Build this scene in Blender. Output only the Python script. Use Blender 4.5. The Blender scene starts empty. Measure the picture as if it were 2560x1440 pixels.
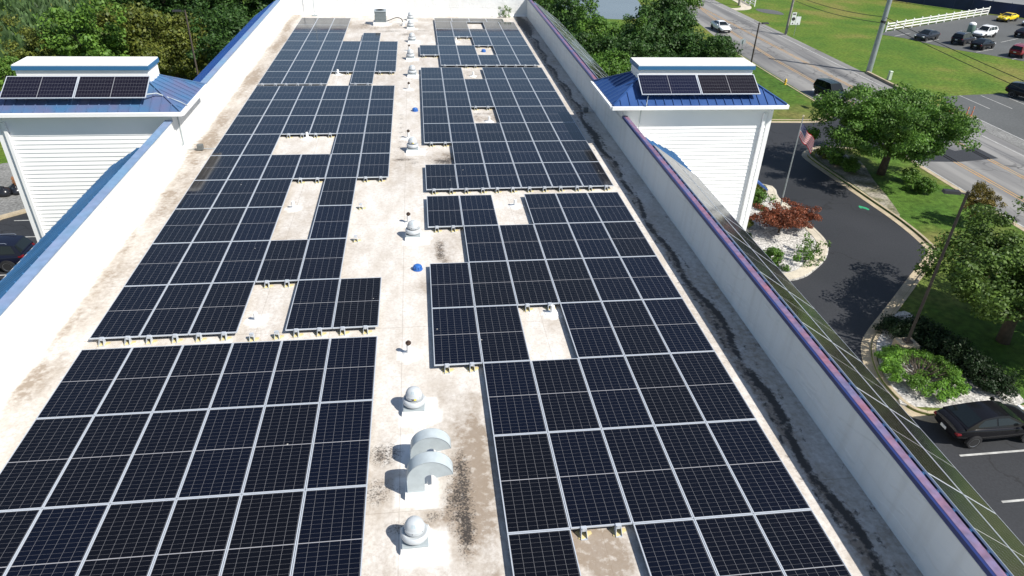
import bpy, math, random
import numpy as np
from mathutils import Vector, Matrix
R=math.radians
random.seed(7); rng=np.random.default_rng(7)
scene=bpy.context.scene
COL=scene.collection
GZ=-12.0      # ground level; the solar panels' plane is z=0
RZ=-0.35      # roof membrane

# ---------------------------------------------------------------- camera
cd=bpy.data.cameras.new('camera'); cam=bpy.data.objects.new('camera',cd); COL.objects.link(cam)
cam.matrix_world=(Matrix.Translation((0.692,0,10.234))@Matrix.Rotation(R(-8.108),4,'Z')
    @Matrix.Rotation(R(90-31.663),4,'X')@Matrix.Rotation(R(2.082),4,'Z'))
cd.sensor_width=36; cd.lens=1745.6/2560*36; cd.clip_start=0.1; cd.clip_end=3000
scene.camera=cam
# ---------------------------------------------------------------- world, sun, exposure
SUNV=Vector((0.75,-0.53,1.0)).normalized()       # towards the sun
el=math.asin(SUNV.z)
w=bpy.data.worlds.new('World'); scene.world=w; w.use_nodes=True
nt=w.node_tree; bg=nt.nodes['Background']
sky=nt.nodes.new('ShaderNodeTexSky'); sky.sky_type='NISHITA'; sky.sun_disc=False
sky.sun_elevation=el; sky.sun_rotation=math.atan2(SUNV.x,SUNV.y); sky.air_density=1.0; sky.dust_density=0.6; sky.ozone_density=1.2
nt.links.new(sky.outputs[0],bg.inputs[0]); bg.inputs[1].default_value=0.088
ld=bpy.data.lights.new('sun','SUN'); ld.energy=4.9; ld.angle=R(0.5); ld.color=(1.0,0.955,0.88)
sun=bpy.data.objects.new('sun',ld); COL.objects.link(sun)
sun.rotation_euler=SUNV.to_track_quat('Z','Y').to_euler()
vs=scene.view_settings; vs.view_transform='Standard'; vs.look='None'; vs.exposure=0.45; vs.gamma=1.0; vs.use_curve_mapping=False
scene.cycles.max_bounces=6; scene.cycles.diffuse_bounces=3; scene.cycles.glossy_bounces=3; scene.cycles.transmission_bounces=3

# ---------------------------------------------------------------- materials
MATS={}
def mat(name,col,rough=0.6,metal=0.0,var=0.0,vscale=2.0,col2=None,bump=0.0,bscale=30.0,spec=0.5,coat=0.0,fine=0.0,fscale=40,obj_coords=True):
    if name in MATS: return MATS[name]
    m=bpy.data.materials.new(name); m.use_nodes=True; t=m.node_tree; b=t.nodes['Principled BSDF']; L=t.links
    b.inputs['Roughness'].default_value=rough; b.inputs['Metallic'].default_value=metal
    b.inputs['Specular IOR Level'].default_value=spec; b.inputs['Coat Weight'].default_value=coat
    b.inputs['Base Color'].default_value=(*col,1)
    tc=t.nodes.new('ShaderNodeTexCoord'); src=tc.outputs['Object']
    def noise(sc,det=5):
        n=t.nodes.new('ShaderNodeTexNoise'); n.inputs['Scale'].default_value=sc; n.inputs['Detail'].default_value=det; L.new(src,n.inputs['Vector']); return n.outputs['Fac']
    cur=None
    if var>0 or col2 is not None:
        c2=col2 if col2 is not None else tuple(c*(1-var) for c in col)
        cr=t.nodes.new('ShaderNodeValToRGB'); cr.color_ramp.elements[0].position=.36; cr.color_ramp.elements[1].position=.64
        cr.color_ramp.elements[0].color=(*c2,1); cr.color_ramp.elements[1].color=(*col,1)
        L.new(noise(vscale),cr.inputs['Fac']); cur=cr.outputs['Color']
    if fine>0:
        mx=t.nodes.new('ShaderNodeMix'); mx.data_type='RGBA'; mx.blend_type='MULTIPLY'; mx.inputs[0].default_value=1
        mr=t.nodes.new('ShaderNodeMapRange'); mr.inputs[1].default_value=.3; mr.inputs[2].default_value=.7; mr.inputs[3].default_value=1-fine; mr.inputs[4].default_value=1+fine*.4
        L.new(noise(fscale,3),mr.inputs[0])
        if cur is None: mx.inputs[6].default_value=(*col,1)
        else: L.new(cur,mx.inputs[6])
        L.new(mr.outputs[0],mx.inputs[7]); cur=mx.outputs[2]
    if cur is not None: L.new(cur,b.inputs['Base Color'])
    if bump>0:
        bp=t.nodes.new('ShaderNodeBump'); bp.inputs['Strength'].default_value=bump; bp.inputs['Distance'].default_value=.05
        L.new(noise(bscale,4),bp.inputs['Height']); L.new(bp.outputs[0],b.inputs['Normal'])
    MATS[name]=m; return m
def nodes(m): return m.node_tree.nodes, m.node_tree.links, m.node_tree.nodes['Principled BSDF']

alu=mat('aluminium',(0.56,0.60,0.65),0.42,0.3,spec=.5)
galv=mat('galvanised',(0.40,0.45,0.47),0.45,0.25,var=.12,vscale=3)
white=mat('white_paint',(0.84,0.84,0.83),0.5,var=.05,vscale=.8)
memb=mat('wall_membrane',(0.78,0.785,0.77),0.42,var=.06,vscale=.8,bump=.5,bscale=1.6,spec=.5)
curbm=mat('new_membrane',(0.80,0.79,0.76),0.5,var=.05,vscale=3)
fanw=mat('fan_white',(0.50,0.53,0.55),0.38,var=.10,vscale=5)
blackm=mat('black_plastic',(0.02,0.02,0.02),0.5)
sealant=mat('sealant',(0.62,0.52,0.26),0.45,var=.2,vscale=6)
bluecap=mat('blue_cap',(0.03,0.13,0.42),0.4)
blueR=mat('blue_metal_roof',(0.030,0.090,0.33),0.33,0.1,col2=(0.045,0.14,0.42),vscale=.7,spec=.6)
blueL=mat('blue_metal_seams',(0.055,0.18,0.38),0.35,0.1,var=.25,vscale=.5,spec=.6)
capL=mat('coping_light_blue',(0.17,0.30,0.46),0.5,col2=(0.21,0.27,0.42),vscale=.55,fine=.15,fscale=4)
capR=mat('coping_faded',(0.26,0.12,0.17),0.55,col2=(0.15,0.15,0.28),vscale=1.3,fine=.3,fscale=7)
capRd=mat('coping_dark_blue',(0.02,0.035,0.14),0.35)
towR=mat('faded_blue_metal',(0.022,0.07,0.22),0.38,0.1,col2=(0.035,0.09,0.26),vscale=1.1,spec=.6)
towL=mat('faded_pink_blue_metal',(0.06,0.15,0.29),0.42,0.05,col2=(0.11,0.13,0.24),vscale=1.1,spec=.6)
bluestrip=mat('blue_strip',(0.03,0.13,0.27),0.45)
asphD=mat('asphalt_drive',(0.027,0.029,0.034),0.75,col2=(.017,.019,.023),vscale=.13,fine=.3,fscale=9,bump=.2,bscale=40)
asphL=mat('asphalt_lot',(0.10,0.105,0.105),0.85,var=.2,vscale=.1,fine=.25,fscale=5)
concrete=mat('concrete_curb',(0.46,0.38,0.26),0.8,var=.25,vscale=1.2,fine=.2,fscale=12)
concW=mat('concrete_pale',(0.60,0.54,0.43),0.8,var=.2,vscale=1.2,fine=.15,fscale=12)
gravel=mat('white_gravel',(0.62,0.60,0.56),0.9,var=.25,vscale=1.2,fine=.7,fscale=7,bump=1,bscale=14)
gravelG=mat('grey_gravel',(0.24,0.24,0.23),0.9,var=.25,vscale=.6,fine=.5,fscale=6)
linew=mat('road_paint_white',(0.48,0.48,0.46),0.7,var=.35,vscale=2.5)
liney=mat('road_paint_yellow',(0.48,0.26,0.08),0.7,col2=(0.36,0.28,0.17),vscale=1.2)
wood=mat('pole_wood',(0.07,0.055,0.045),0.8,var=.3,vscale=4)
steel=mat('pole_steel',(0.38,0.42,0.44),0.4,.5,var=.15,vscale=2)
bark=mat('bark',(0.09,0.07,0.05),0.9,var=.4,vscale=4,bump=.6,bscale=12)
branch=mat('dry_branch',(0.30,0.26,0.22),0.9)
vinyl=mat('white_vinyl',(0.78,0.78,0.74),0.5)
navy=mat('navy_screen',(0.025,0.035,0.09),0.8,var=.3,vscale=.5)
tyre=mat('tyre',(0.015,0.015,0.016),0.8)
rimm=mat('rim_alloy',(0.5,0.51,0.53),0.3,.8)
glassd=mat('car_glass',(0.008,0.011,0.012),0.04,spec=.5)
lampw=mat('headlight',(0.7,0.72,0.75),0.15)
lampr=mat('taillight',(0.14,0.006,0.01),0.15)
plate=mat('number_plate',(0.55,0.56,0.55),0.5)
darkpl=mat('dark_trim',(0.02,0.02,0.022),0.6)

def leafmat(name,c1,c2,tr=.25):
    m=mat(name,c1,.55,spec=.3); n,l,b=nodes(m)
    g=n.new('ShaderNodeNewGeometry'); cr=n.new('ShaderNodeValToRGB')
    cr.color_ramp.elements[0].color=(*c2,1); cr.color_ramp.elements[1].color=(*c1,1)
    l.new(g.outputs['Random Per Island'],cr.inputs['Fac'])
    tc=n.new('ShaderNodeTexCoord'); no=n.new('ShaderNodeTexNoise'); no.inputs['Scale'].default_value=.55; no.inputs['Detail'].default_value=2
    l.new(tc.outputs['Object'],no.inputs['Vector'])
    mr=n.new('ShaderNodeMapRange'); mr.inputs[1].default_value=.35; mr.inputs[2].default_value=.65; mr.inputs[3].default_value=.72; mr.inputs[4].default_value=1.2
    l.new(no.outputs['Fac'],mr.inputs[0])
    mx=n.new('ShaderNodeMix'); mx.data_type='RGBA'; mx.blend_type='MULTIPLY'; mx.inputs[0].default_value=1
    l.new(cr.outputs[0],mx.inputs[6]); l.new(mr.outputs[0],mx.inputs[7]); l.new(mx.outputs[2],b.inputs['Base Color'])
    t=n.new('ShaderNodeBsdfTranslucent'); l.new(mx.outputs[2],t.inputs['Color'])
    ms=n.new('ShaderNodeMixShader'); ms.inputs[0].default_value=tr
    l.new(b.outputs[0],ms.inputs[1]); l.new(t.outputs[0],ms.inputs[2]); l.new(ms.outputs[0],n['Material Output'].inputs['Surface'])
    return m
LF={'green':leafmat('leaf_green',(0.12,0.235,0.032),(0.05,0.12,0.018)),
 'dark':leafmat('leaf_dark',(0.06,0.13,0.024),(0.024,0.062,0.015)),
 'yellow':leafmat('leaf_olive',(0.17,0.19,0.03),(0.065,0.095,0.018)),
 'bright':leafmat('leaf_bright',(0.15,0.27,0.04),(0.06,0.135,0.02)),
 'red':leafmat('leaf_red',(0.30,0.085,0.04),(0.13,0.05,0.025)),
 'olive':leafmat('leaf_dull_olive',(0.115,0.19,0.03),(0.045,0.09,0.016)),
 'rust':leafmat('leaf_rust',(0.20,0.14,0.03),(0.09,0.09,0.02)),
 'juniper':leafmat('leaf_juniper',(0.15,0.30,0.03),(0.06,0.15,0.02)),
 'hedge':leafmat('leaf_hedge',(0.022,0.05,0.014),(0.01,0.026,0.008))}

def grassmat(name,cA,cB,cC,tall=False):
    m=mat(name,cA,.9,spec=.15); n,l,b=nodes(m)
    tc=n.new('ShaderNodeTexCoord')
    def no(s,d=6):
        x=n.new('ShaderNodeTexNoise'); x.inputs['Scale'].default_value=s; x.inputs['Detail'].default_value=d; l.new(tc.outputs['Object'],x.inputs['Vector']); return x.outputs['Fac']
    cr=n.new('ShaderNodeValToRGB'); e=cr.color_ramp.elements; e[0].position=.35; e[0].color=(*cB,1); e[1].position=.66; e[1].color=(*cC,1)
    k=e.new(.5); k.color=(*cA,1); l.new(no(.13),cr.inputs[0])
    mr=n.new('ShaderNodeMapRange'); mr.inputs[1].default_value=.3; mr.inputs[2].default_value=.7; mr.inputs[3].default_value=.6; mr.inputs[4].default_value=1.3; l.new(no(2.5 if not tall else 1.4,8),mr.inputs[0])
    mx=n.new('ShaderNodeMix'); mx.data_type='RGBA'; mx.blend_type='MULTIPLY'; mx.inputs[0].default_value=1
    l.new(cr.outputs[0],mx.inputs[6]); l.new(mr.outputs[0],mx.inputs[7]); l.new(mx.outputs[2],b.inputs['Base Color'])
    bp=n.new('ShaderNodeBump'); bp.inputs['Strength'].default_value=.8; bp.inputs['Distance'].default_value=.1; l.new(no(9,4),bp.inputs['Height']); l.new(bp.outputs[0],b.inputs['Normal'])
    return m
grass=grassmat('lawn',(0.105,0.165,0.024),(0.07,0.14,0.02),(0.175,0.175,0.045))
grassL=grassmat('verge',(0.075,0.14,0.02),(0.055,0.12,0.018),(0.15,0.15,0.045))

def roadmat():
    m=mat('road_asphalt',(0.25,0.245,0.235),.85,spec=.2); n,l,b=nodes(m)
    tc=n.new('ShaderNodeTexCoord')
    def no(s,d=6,vec=None):
        x=n.new('ShaderNodeTexNoise'); x.inputs['Scale'].default_value=s; x.inputs['Detail'].default_value=d; l.new(vec or tc.outputs['Object'],x.inputs['Vector']); return x.outputs['Fac']
    mp=n.new('ShaderNodeMapping'); mp.inputs['Scale'].default_value=(1,.08,1); l.new(tc.outputs['Object'],mp.inputs['Vector'])
    cr=n.new('ShaderNodeValToRGB'); e=cr.color_ramp.elements; e[0].position=.36; e[0].color=(.13,.13,.132,1); e[1].position=.6; e[1].color=(.245,.24,.232,1); l.new(no(.5,6,mp.outputs[0]),cr.inputs[0])
    # dark tar-filled cracks
    vo=n.new('ShaderNodeTexVoronoi'); vo.feature='DISTANCE_TO_EDGE'; vo.inputs['Scale'].default_value=.42
    wr=n.new('ShaderNodeVectorMath'); wr.operation='ADD'; x=n.new('ShaderNodeTexNoise'); x.inputs['Scale'].default_value=.7; l.new(tc.outputs['Object'],x.inputs['Vector'])
    sc=n.new('ShaderNodeVectorMath'); sc.operation='SCALE'; sc.inputs[3].default_value=2.2; l.new(x.outputs['Color'],sc.inputs[0]); l.new(tc.outputs['Object'],wr.inputs[0]); l.new(sc.outputs[0],wr.inputs[1]); l.new(wr.outputs[0],vo.inputs['Vector'])
    m1=n.new('ShaderNodeMapRange'); m1.inputs[1].default_value=.012; m1.inputs[2].default_value=.04; m1.inputs[3].default_value=1; m1.inputs[4].default_value=0; l.new(vo.outputs['Distance'],m1.inputs[0])
    m2=n.new('ShaderNodeMapRange'); m2.inputs[1].default_value=.50; m2.inputs[2].default_value=.60; l.new(no(.09,3),m2.inputs[0])
    mu=n.new('ShaderNodeMath'); mu.operation='MULTIPLY'; l.new(m1.outputs[0],mu.inputs[0]); l.new(m2.outputs[0],mu.inputs[1])
    m3=n.new('ShaderNodeMath'); m3.operation='MULTIPLY'; m3.inputs[1].default_value=.75; l.new(mu.outputs[0],m3.inputs[0])
    mx=n.new('ShaderNodeMix'); mx.data_type='RGBA'; l.new(m3.outputs[0],mx.inputs[0]); l.new(cr.outputs[0],mx.inputs[6]); mx.inputs[7].default_value=(.06,.06,.06,1); l.new(mx.outputs[2],b.inputs['Base Color'])
    return m
road_m=roadmat()

def drivemat():
    m=asphD; n,l,b=nodes(m)
    src=b.inputs['Base Color'].links[0].from_socket
    tc=n.new('ShaderNodeTexCoord')
    vo=n.new('ShaderNodeTexVoronoi'); vo.feature='DISTANCE_TO_EDGE'; vo.inputs['Scale'].default_value=.11
    x=n.new('ShaderNodeTexNoise'); x.inputs['Scale'].default_value=.5; x.inputs['Detail'].default_value=4; l.new(tc.outputs['Object'],x.inputs['Vector'])
    sc=n.new('ShaderNodeVectorMath'); sc.operation='SCALE'; sc.inputs[3].default_value=3.; l.new(x.outputs['Color'],sc.inputs[0])
    wr=n.new('ShaderNodeVectorMath'); wr.operation='ADD'; l.new(tc.outputs['Object'],wr.inputs[0]); l.new(sc.outputs[0],wr.inputs[1]); l.new(wr.outputs[0],vo.inputs['Vector'])
    m1=n.new('ShaderNodeMapRange'); m1.inputs[1].default_value=.002; m1.inputs[2].default_value=.008; m1.inputs[3].default_value=.7; m1.inputs[4].default_value=0; l.new(vo.outputs['Distance'],m1.inputs[0])
    mx=n.new('ShaderNodeMix'); mx.data_type='RGBA'; l.new(m1.outputs[0],mx.inputs[0]); l.new(src,mx.inputs[6]); mx.inputs[7].default_value=(.006,.006,.007,1); l.new(mx.outputs[2],b.inputs['Base Color'])
drivemat()

def pvmat(name,ncx,ncy,mid,Wp,Lp,base=(0.0026,0.0028,0.0056),line=.29,sp=.42):
    """solar cells: thin light lines between half-cut cells, object coordinates, panel from (0,0) to (Wp,Lp)"""
    m=mat(name,base,.10,spec=sp); n,l,b=nodes(m); b.inputs['Coat Weight'].default_value=0
    tc=n.new('ShaderNodeTexCoord'); sx=n.new('ShaderNodeSeparateXYZ'); l.new(tc.outputs['Object'],sx.inputs[0])
    def M(op,a,bv=None,c=None):
        x=n.new('ShaderNodeMath'); x.operation=op
        for i,v in enumerate((a,bv,c)):
            if v is None: continue
            if isinstance(v,(int,float)): x.inputs[i].default_value=v
            else: l.new(v,x.inputs[i])
        return x.outputs[0]
    def lines(s,off,length,cnt,wid):
        u=M('DIVIDE',M('SUBTRACT',s,off),length/cnt); fr=M('FRACT',u); d=M('ABSOLUTE',M('SUBTRACT',fr,.5))
        return M('GREATER_THAN',d,.5-wid/2/(length/cnt))
    mg=.028
    lx=lines(sx.outputs[0],mg,Wp-2*mg,ncx,.0045)
    ly=lines(sx.outputs[1],mg,Lp-2*mg,ncy,.0030)
    mask=M('MAXIMUM',M('MULTIPLY',lx,.62),M('MULTIPLY',ly,.45))
    if mid:
        c=M('LESS_THAN',M('ABSOLUTE',M('SUBTRACT',sx.outputs[1],Lp/2)),.009); mask=M('MAXIMUM',mask,c)
    # per-cell tint
    wn=n.new('ShaderNodeTexNoise'); wn.inputs['Scale'].default_value=1.2; l.new(tc.outputs['Object'],wn.inputs['Vector'])
    oi=n.new('ShaderNodeObjectInfo')
    cr=n.new('ShaderNodeValToRGB'); cr.color_ramp.elements[0].color=(base[0]*1.1,base[1]*.95,base[2]*.7,1); cr.color_ramp.elements[1].color=(base[0]*.8,base[1]*1.1,base[2]*1.7,1)
    l.new(oi.outputs['Random'],cr.inputs[0])
    mx=n.new('ShaderNodeMix'); mx.data_type='RGBA'; l.new(mask,mx.inputs[0]); l.new(cr.outputs[0],mx.inputs[6]); mx.inputs[7].default_value=(line,line,line*1.05,1)
    l.new(mx.outputs[2],b.inputs['Base Color'])
    vd=n.new('ShaderNodeTexVoronoi'); vd.inputs['Scale'].default_value=1.1; vd.inputs['Randomness'].default_value=1
    gp=n.new('ShaderNodeNewGeometry'); l.new(gp.outputs['Position'],vd.inputs['Vector'])
    dr=M('LESS_THAN',vd.outputs['Distance'],.022); m2=n.new('ShaderNodeMix'); m2.data_type='RGBA'; l.new(dr,m2.inputs[0]); l.new(mx.outputs[2],m2.inputs[6]); m2.inputs[7].default_value=(.45,.43,.38,1); l.new(m2.outputs[2],b.inputs['Base Color'])
    # film of dust
    d=n.new('ShaderNodeTexNoise'); d.inputs['Scale'].default_value=.6; d.inputs['Detail'].default_value=6
    gt=n.new('ShaderNodeNewGeometry'); l.new(gt.outputs['Position'],d.inputs['Vector'])
    mr=n.new('ShaderNodeMapRange'); mr.inputs[1].default_value=.35; mr.inputs[2].default_value=.75; mr.inputs[3].default_value=.05; mr.inputs[4].default_value=.16; l.new(d.outputs['Fac'],mr.inputs[0]); l.new(mr.outputs[0],b.inputs['Roughness'])
    return m

def folds():
    n,l,b=nodes(memb); tc=n.new('ShaderNodeTexCoord'); old=b.inputs['Normal'].links[0].from_node
    prev=None
    for rot,sc,st in (((R(35),0,0),(3,.35,2.2),.9),((R(-25),0,0),(3,.5,2.6),.7)):
        mp=n.new('ShaderNodeMapping'); mp.inputs['Rotation'].default_value=rot; mp.inputs['Scale'].default_value=sc; l.new(tc.outputs['Object'],mp.inputs['Vector'])
        x=n.new('ShaderNodeTexNoise'); x.inputs['Scale'].default_value=.8; x.inputs['Detail'].default_value=3; l.new(mp.outputs[0],x.inputs['Vector'])
        a=n.new('ShaderNodeMapRange'); a.inputs[1].default_value=.47; a.inputs[2].default_value=.5; a.interpolation_type='SMOOTHSTEP'; l.new(x.outputs['Fac'],a.inputs[0])
        bp=n.new('ShaderNodeBump'); bp.inputs['Strength'].default_value=st*.45; bp.inputs['Distance'].default_value=.035; l.new(x.outputs['Fac'] if prev is None else a.outputs[0],bp.inputs['Height'])
        l.new((prev or old).outputs[0],bp.inputs['Normal']); prev=bp
    l.new(prev.outputs[0],b.inputs['Normal'])
    # grime near the foot and faint drip streaks
    src=b.inputs['Base Color'].links[0].from_socket
    mp=n.new('ShaderNodeMapping'); mp.inputs['Scale'].default_value=(1,3.2,.25); l.new(tc.outputs['Object'],mp.inputs['Vector'])
    x=n.new('ShaderNodeTexNoise'); x.inputs['Scale'].default_value=1; x.inputs['Detail'].default_value=7; l.new(mp.outputs[0],x.inputs['Vector'])
    a=n.new('ShaderNodeMapRange'); a.inputs[1].default_value=.5; a.inputs[2].default_value=.75; a.inputs[4].default_value=.22; l.new(x.outputs['Fac'],a.inputs[0])
    mx=n.new('ShaderNodeMix'); mx.data_type='RGBA'; l.new(a.outputs[0],mx.inputs[0]); l.new(src,mx.inputs[6]); mx.inputs[7].default_value=(.42,.38,.31,1); l.new(mx.outputs[2],b.inputs['Base Color'])
folds()
# ---------------------------------------------------------------- mesh helpers
class MB:
    def __init__(s): s.v=[]; s.f=[]; s.mi=[]; s.cur=0
    def add(s,vs,fs):
        o=len(s.v); s.v+= [tuple(v) for v in vs]; s.f+=[tuple(i+o for i in f) for f in fs]; s.mi+=[s.cur]*len(fs); return s
    def box(s,x0,x1,y0,y1,z0,z1,M=None,taper=0):
        t=taper
        vs=[(x0,y0,z0),(x1,y0,z0),(x1,y1,z0),(x0,y1,z0),(x0+t,y0+t,z1),(x1-t,y0+t,z1),(x1-t,y1-t,z1),(x0+t,y1-t,z1)]
        if M is not None: vs=[tuple(M@Vector(v)) for v in vs]
        return s.add(vs,[(3,2,1,0),(4,5,6,7),(0,1,5,4),(1,2,6,5),(2,3,7,6),(3,0,4,7)])
    def quad(s,*p): return s.add(p,[tuple(range(len(p)))])
    def prism(s,poly,z0,z1):
        n=len(poly)
        a=sum(poly[i][0]*poly[(i+1)%n][1]-poly[(i+1)%n][0]*poly[i][1] for i in range(n))
        if a<0: poly=poly[::-1]
        vs=[(x,y,z0) for x,y in poly]+[(x,y,z1) for x,y in poly]
        return s.add(vs,[tuple(range(n-1,-1,-1)),tuple(range(n,2*n))]+[(i,(i+1)%n,n+(i+1)%n,n+i) for i in range(n)])
    def lathe(s,prof,c=(0,0,0),n=24,M=None):
        vs=[];fs=[]
        for r,z in prof:
            for k in range(n):
                a=2*math.pi*k/n; p=Vector((c[0]+r*math.cos(a),c[1]+r*math.sin(a),c[2]+z)); vs.append(tuple(M@p) if M is not None else tuple(p))
        for j in range(len(prof)-1):
            for k in range(n): fs.append((j*n+k,j*n+(k+1)%n,(j+1)*n+(k+1)%n,(j+1)*n+k))
        fs.append(tuple(range(n-1,-1,-1))); fs.append(tuple((len(prof)-1)*n+k for k in range(n)))
        return s.add(vs,fs)
    def tube(s,path,r,n=8):
        P=[Vector(p) for p in path]; rs=r if isinstance(r,(list,tuple)) else [r]*len(P); vs=[];fs=[]
        up=Vector((0,0,1))
        for i,p in enumerate(P):
            d=(P[min(i+1,len(P)-1)]-P[max(i-1,0)]).normalized()
            a=d.cross(up if abs(d.z)<.95 else Vector((1,0,0))).normalized(); b=d.cross(a).normalized()
            for k in range(n):
                t=2*math.pi*k/n; vs.append(tuple(p+(a*math.cos(t)+b*math.sin(t))*rs[i]))
        for j in range(len(P)-1):
            for k in range(n): fs.append((j*n+k,j*n+(k+1)%n,(j+1)*n+(k+1)%n,(j+1)*n+k))
        fs.append(tuple(range(n-1,-1,-1))); fs.append(tuple((len(P)-1)*n+k for k in range(n)))
        return s.add(vs,fs)
    def strip(s,path,w0,w1,z0,z1,closed=False):
        """box section swept along a 2-D path, from offset w0 to w1 (left positive)"""
        P=[Vector((p[0],p[1])) for p in path]; n=len(P); L=[];
        for i in range(n):
            if closed: d=(P[(i+1)%n]-P[i-1])
            else: d=P[min(i+1,n-1)]-P[max(i-1,0)]
            d.normalize(); nn=Vector((-d.y,d.x)); L.append((P[i]+nn*w0,P[i]+nn*w1))
        vs=[]
        for a,b in L: vs+=[(a.x,a.y,z0),(b.x,b.y,z0),(b.x,b.y,z1),(a.x,a.y,z1)]
        fs=[]
        for i in range(n if closed else n-1):
            j=(i+1)%n
            for k in range(4): fs.append((i*4+k,i*4+(k+1)%4,j*4+(k+1)%4,j*4+k))
        if not closed: fs+= [(3,2,1,0),(4*n-4,4*n-3,4*n-2,4*n-1)]
        return s.add(vs,fs)
    def build(s,name,mats,parent=None,smooth=False,bevel=0,sub=0,flat=False):
        me=bpy.data.meshes.new(name); me.from_pydata(s.v,[],s.f)
        if not isinstance(mats,(list,tuple)): mats=[mats]
        for m in mats: me.materials.append(m)
        if len(mats)>1: me.polygons.foreach_set('material_index',s.mi)
        if not flat:
            import bmesh
            bm=bmesh.new(); bm.from_mesh(me); bmesh.ops.recalc_face_normals(bm,faces=bm.faces); bm.to_mesh(me); bm.free()
        if smooth:
            me.shade_smooth()
            if smooth!='all': me.set_sharp_from_angle(angle=R(38))
        me.update()
        o=bpy.data.objects.new(name,me); COL.objects.link(o); o.parent=parent
        if bevel: b=o.modifiers.new('bevel','BEVEL'); b.width=bevel; b.segments=2; b.limit_method='ANGLE'
        if sub: m=o.modifiers.new('sub','SUBSURF'); m.levels=sub; m.render_levels=sub
        return o
def smooth_path(pts,n=4,closed=False):
    P=[Vector(p) for p in pts]; out=[]; N=len(P)
    rng_=range(N) if closed else range(N-1)
    for i in rng_:
        p0=P[(i-1)%N] if closed or i>0 else P[0]; p1=P[i]; p2=P[(i+1)%N]; p3=P[(i+2)%N] if closed or i+2<N else P[-1]
        for k in range(n):
            t=k/n; out.append(tuple(.5*((2*p1)+(p2-p0)*t+(2*p0-5*p1+4*p2-p3)*t*t+(3*p1-p0-3*p2+p3)*t**3)))
    if not closed: out.append(tuple(P[-1]))
    return out
def empty(name,loc,rz=0,rot=None):
    o=bpy.data.objects.new(name,None); COL.objects.link(o); o.location=loc; o.rotation_euler=rot or (0,0,rz); o.empty_display_size=.2; return o
def tag(o,label,cat,group=None):
    o['label']=label; o['category']=cat
    if group: o['group']=group
    return o
def struct(o,kind='structure'): o['kind']=kind; return o
def copy_tree(o,parent=None):
    c=o.copy(); COL.objects.link(c)
    if parent is not None: c.parent=parent
    for ch in list(o.children): copy_tree(ch,c)
    return c
ORD=['zeroth','first','second','third','fourth','fifth','sixth','seventh','eighth','ninth','tenth','eleventh','twelfth','thirteenth','fourteenth','fifteenth','sixteenth','seventeenth','eighteenth','nineteenth','twentieth','twenty-first','twenty-second','twenty-third','twenty-fourth']

# ================================================================ GROUND
m=MB(); m.quad((-900,-300,GZ),(900,-300,GZ),(900,1500,GZ),(-900,1500,GZ)); struct(m.build('ground',grass,flat=True))
Z1=GZ+.006
# driveway and car park round the building
m=MB(); outer=[(10,-25),(60,-25)]
curb_out=[(41.7,57.5),(38.0,58.2),(36.6,57.7),(35.6,56.8),(35.2,55.4),(35.5,50.0),(35.7,46.7),(35.9,42.9),(35.7,39.6),(35.1,37.8),(31.7,34.7),(28.5,31.8),(25.3,28.9),(24.2,27.3),(23.6,25.6),(23.5,24.1),(23.7,23.2),(24.2,22.7),(25.2,22.6),(31.5,22.6)]
m.quad(*[(x,y,Z1) for x,y in [(9,-25),(32,-25),(32,24),(37,30),(37,56),(37,57.5),(44.6,57.5),(44.6,72.5),(42.5,68),(9,68)]])
struct(m.build('driveway',asphD,flat=True))
m=MB(); pts=[(44.4,-30),(57.6,-30),(57.6,150),(60,400),(50.5,400),(48.6,150),(48.2,133),(44.9,100)]; m.quad(*[(x,y,GZ+.012) for x,y in pts]); struct(m.build('road',road_m,flat=True))
# grass peninsula between the driveway and the road
co=smooth_path([(x,y,0) for x,y in curb_out],4)
inner=[(p[0],p[1]) for p in co]
m=MB(); poly=inner+[(31.5,-25),(44.2,-25),(44.2,57.4)]
m.prism(poly,GZ-.1,GZ+.11); struct(m.build('verge',grassL))
m=MB(); m.strip(inner,0.02,.20,GZ-.05,GZ+.15); struct(m.build('curb',concrete))
m=MB(); m.strip(inner,-.50,.018,GZ-.05,GZ+.02); struct(m.build('gutter',concrete))
m=MB(); m.strip([(44.3,-25),(44.3,57.5)],-.22,.22,GZ-.05,GZ+.13); struct(m.build('curb',concrete))
# gravel bed round the junipers
gb=[(23.85,23.2),(23.7,24.2),(23.82,25.5),(24.4,27.1),(25.5,28.85),(28.2,31.2),(28.9,30.6),(28.7,29.0),(30.0,26.0),(29.9,24.0),(29.2,22.8)]
m=MB(); m.prism(smooth_path([(x,y,0) for x,y in gb],3,True) and [(p[0],p[1]) for p in smooth_path([(x,y,0) for x,y in gb],3,True)],GZ,GZ+.13); struct(m.build('gravel_bed',gravel))
gb2=[(36.1,43.5),(35.95,48),(35.8,52),(35.7,55.2),(36.6,57.2),(38.4,57.2),(39.4,54.6),(38.2,50.5),(37.2,46.5)]
m=MB(); m.prism([(p[0],p[1]) for p in smooth_path([(x,y,0) for x,y in gb2],3,True)],GZ,GZ+.125); struct(m.build('gravel_bed',mat('dull_gravel',(0.34,0.31,0.25),.9,col2=(.12,.12,.05),vscale=.9,fine=.6,fscale=6)))
# north lawn wedge
wedge=[(14,66),(30,66.1),(36.3,66.1),(40.7,66.0),(42.4,66.7),(43.7,68.3),(44.4,70.6),(44.4,75),(44.4,82),(44.5,100)]
wp=[(p[0],p[1]) for p in smooth_path([(x,y,0) for x,y in wedge],3)]
m=MB(); m.prism(wp+[(14,100)],GZ-.1,GZ+.11); struct(m.build('lawn',grassL))
m=MB(); m.strip(wp,0.02,.2,GZ-.05,GZ+.15); struct(m.build('curb',concrete))
m=MB(); m.strip(wp[:19],-.5,.018,GZ-.05,GZ+.02); struct(m.build('gutter',concrete))
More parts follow.
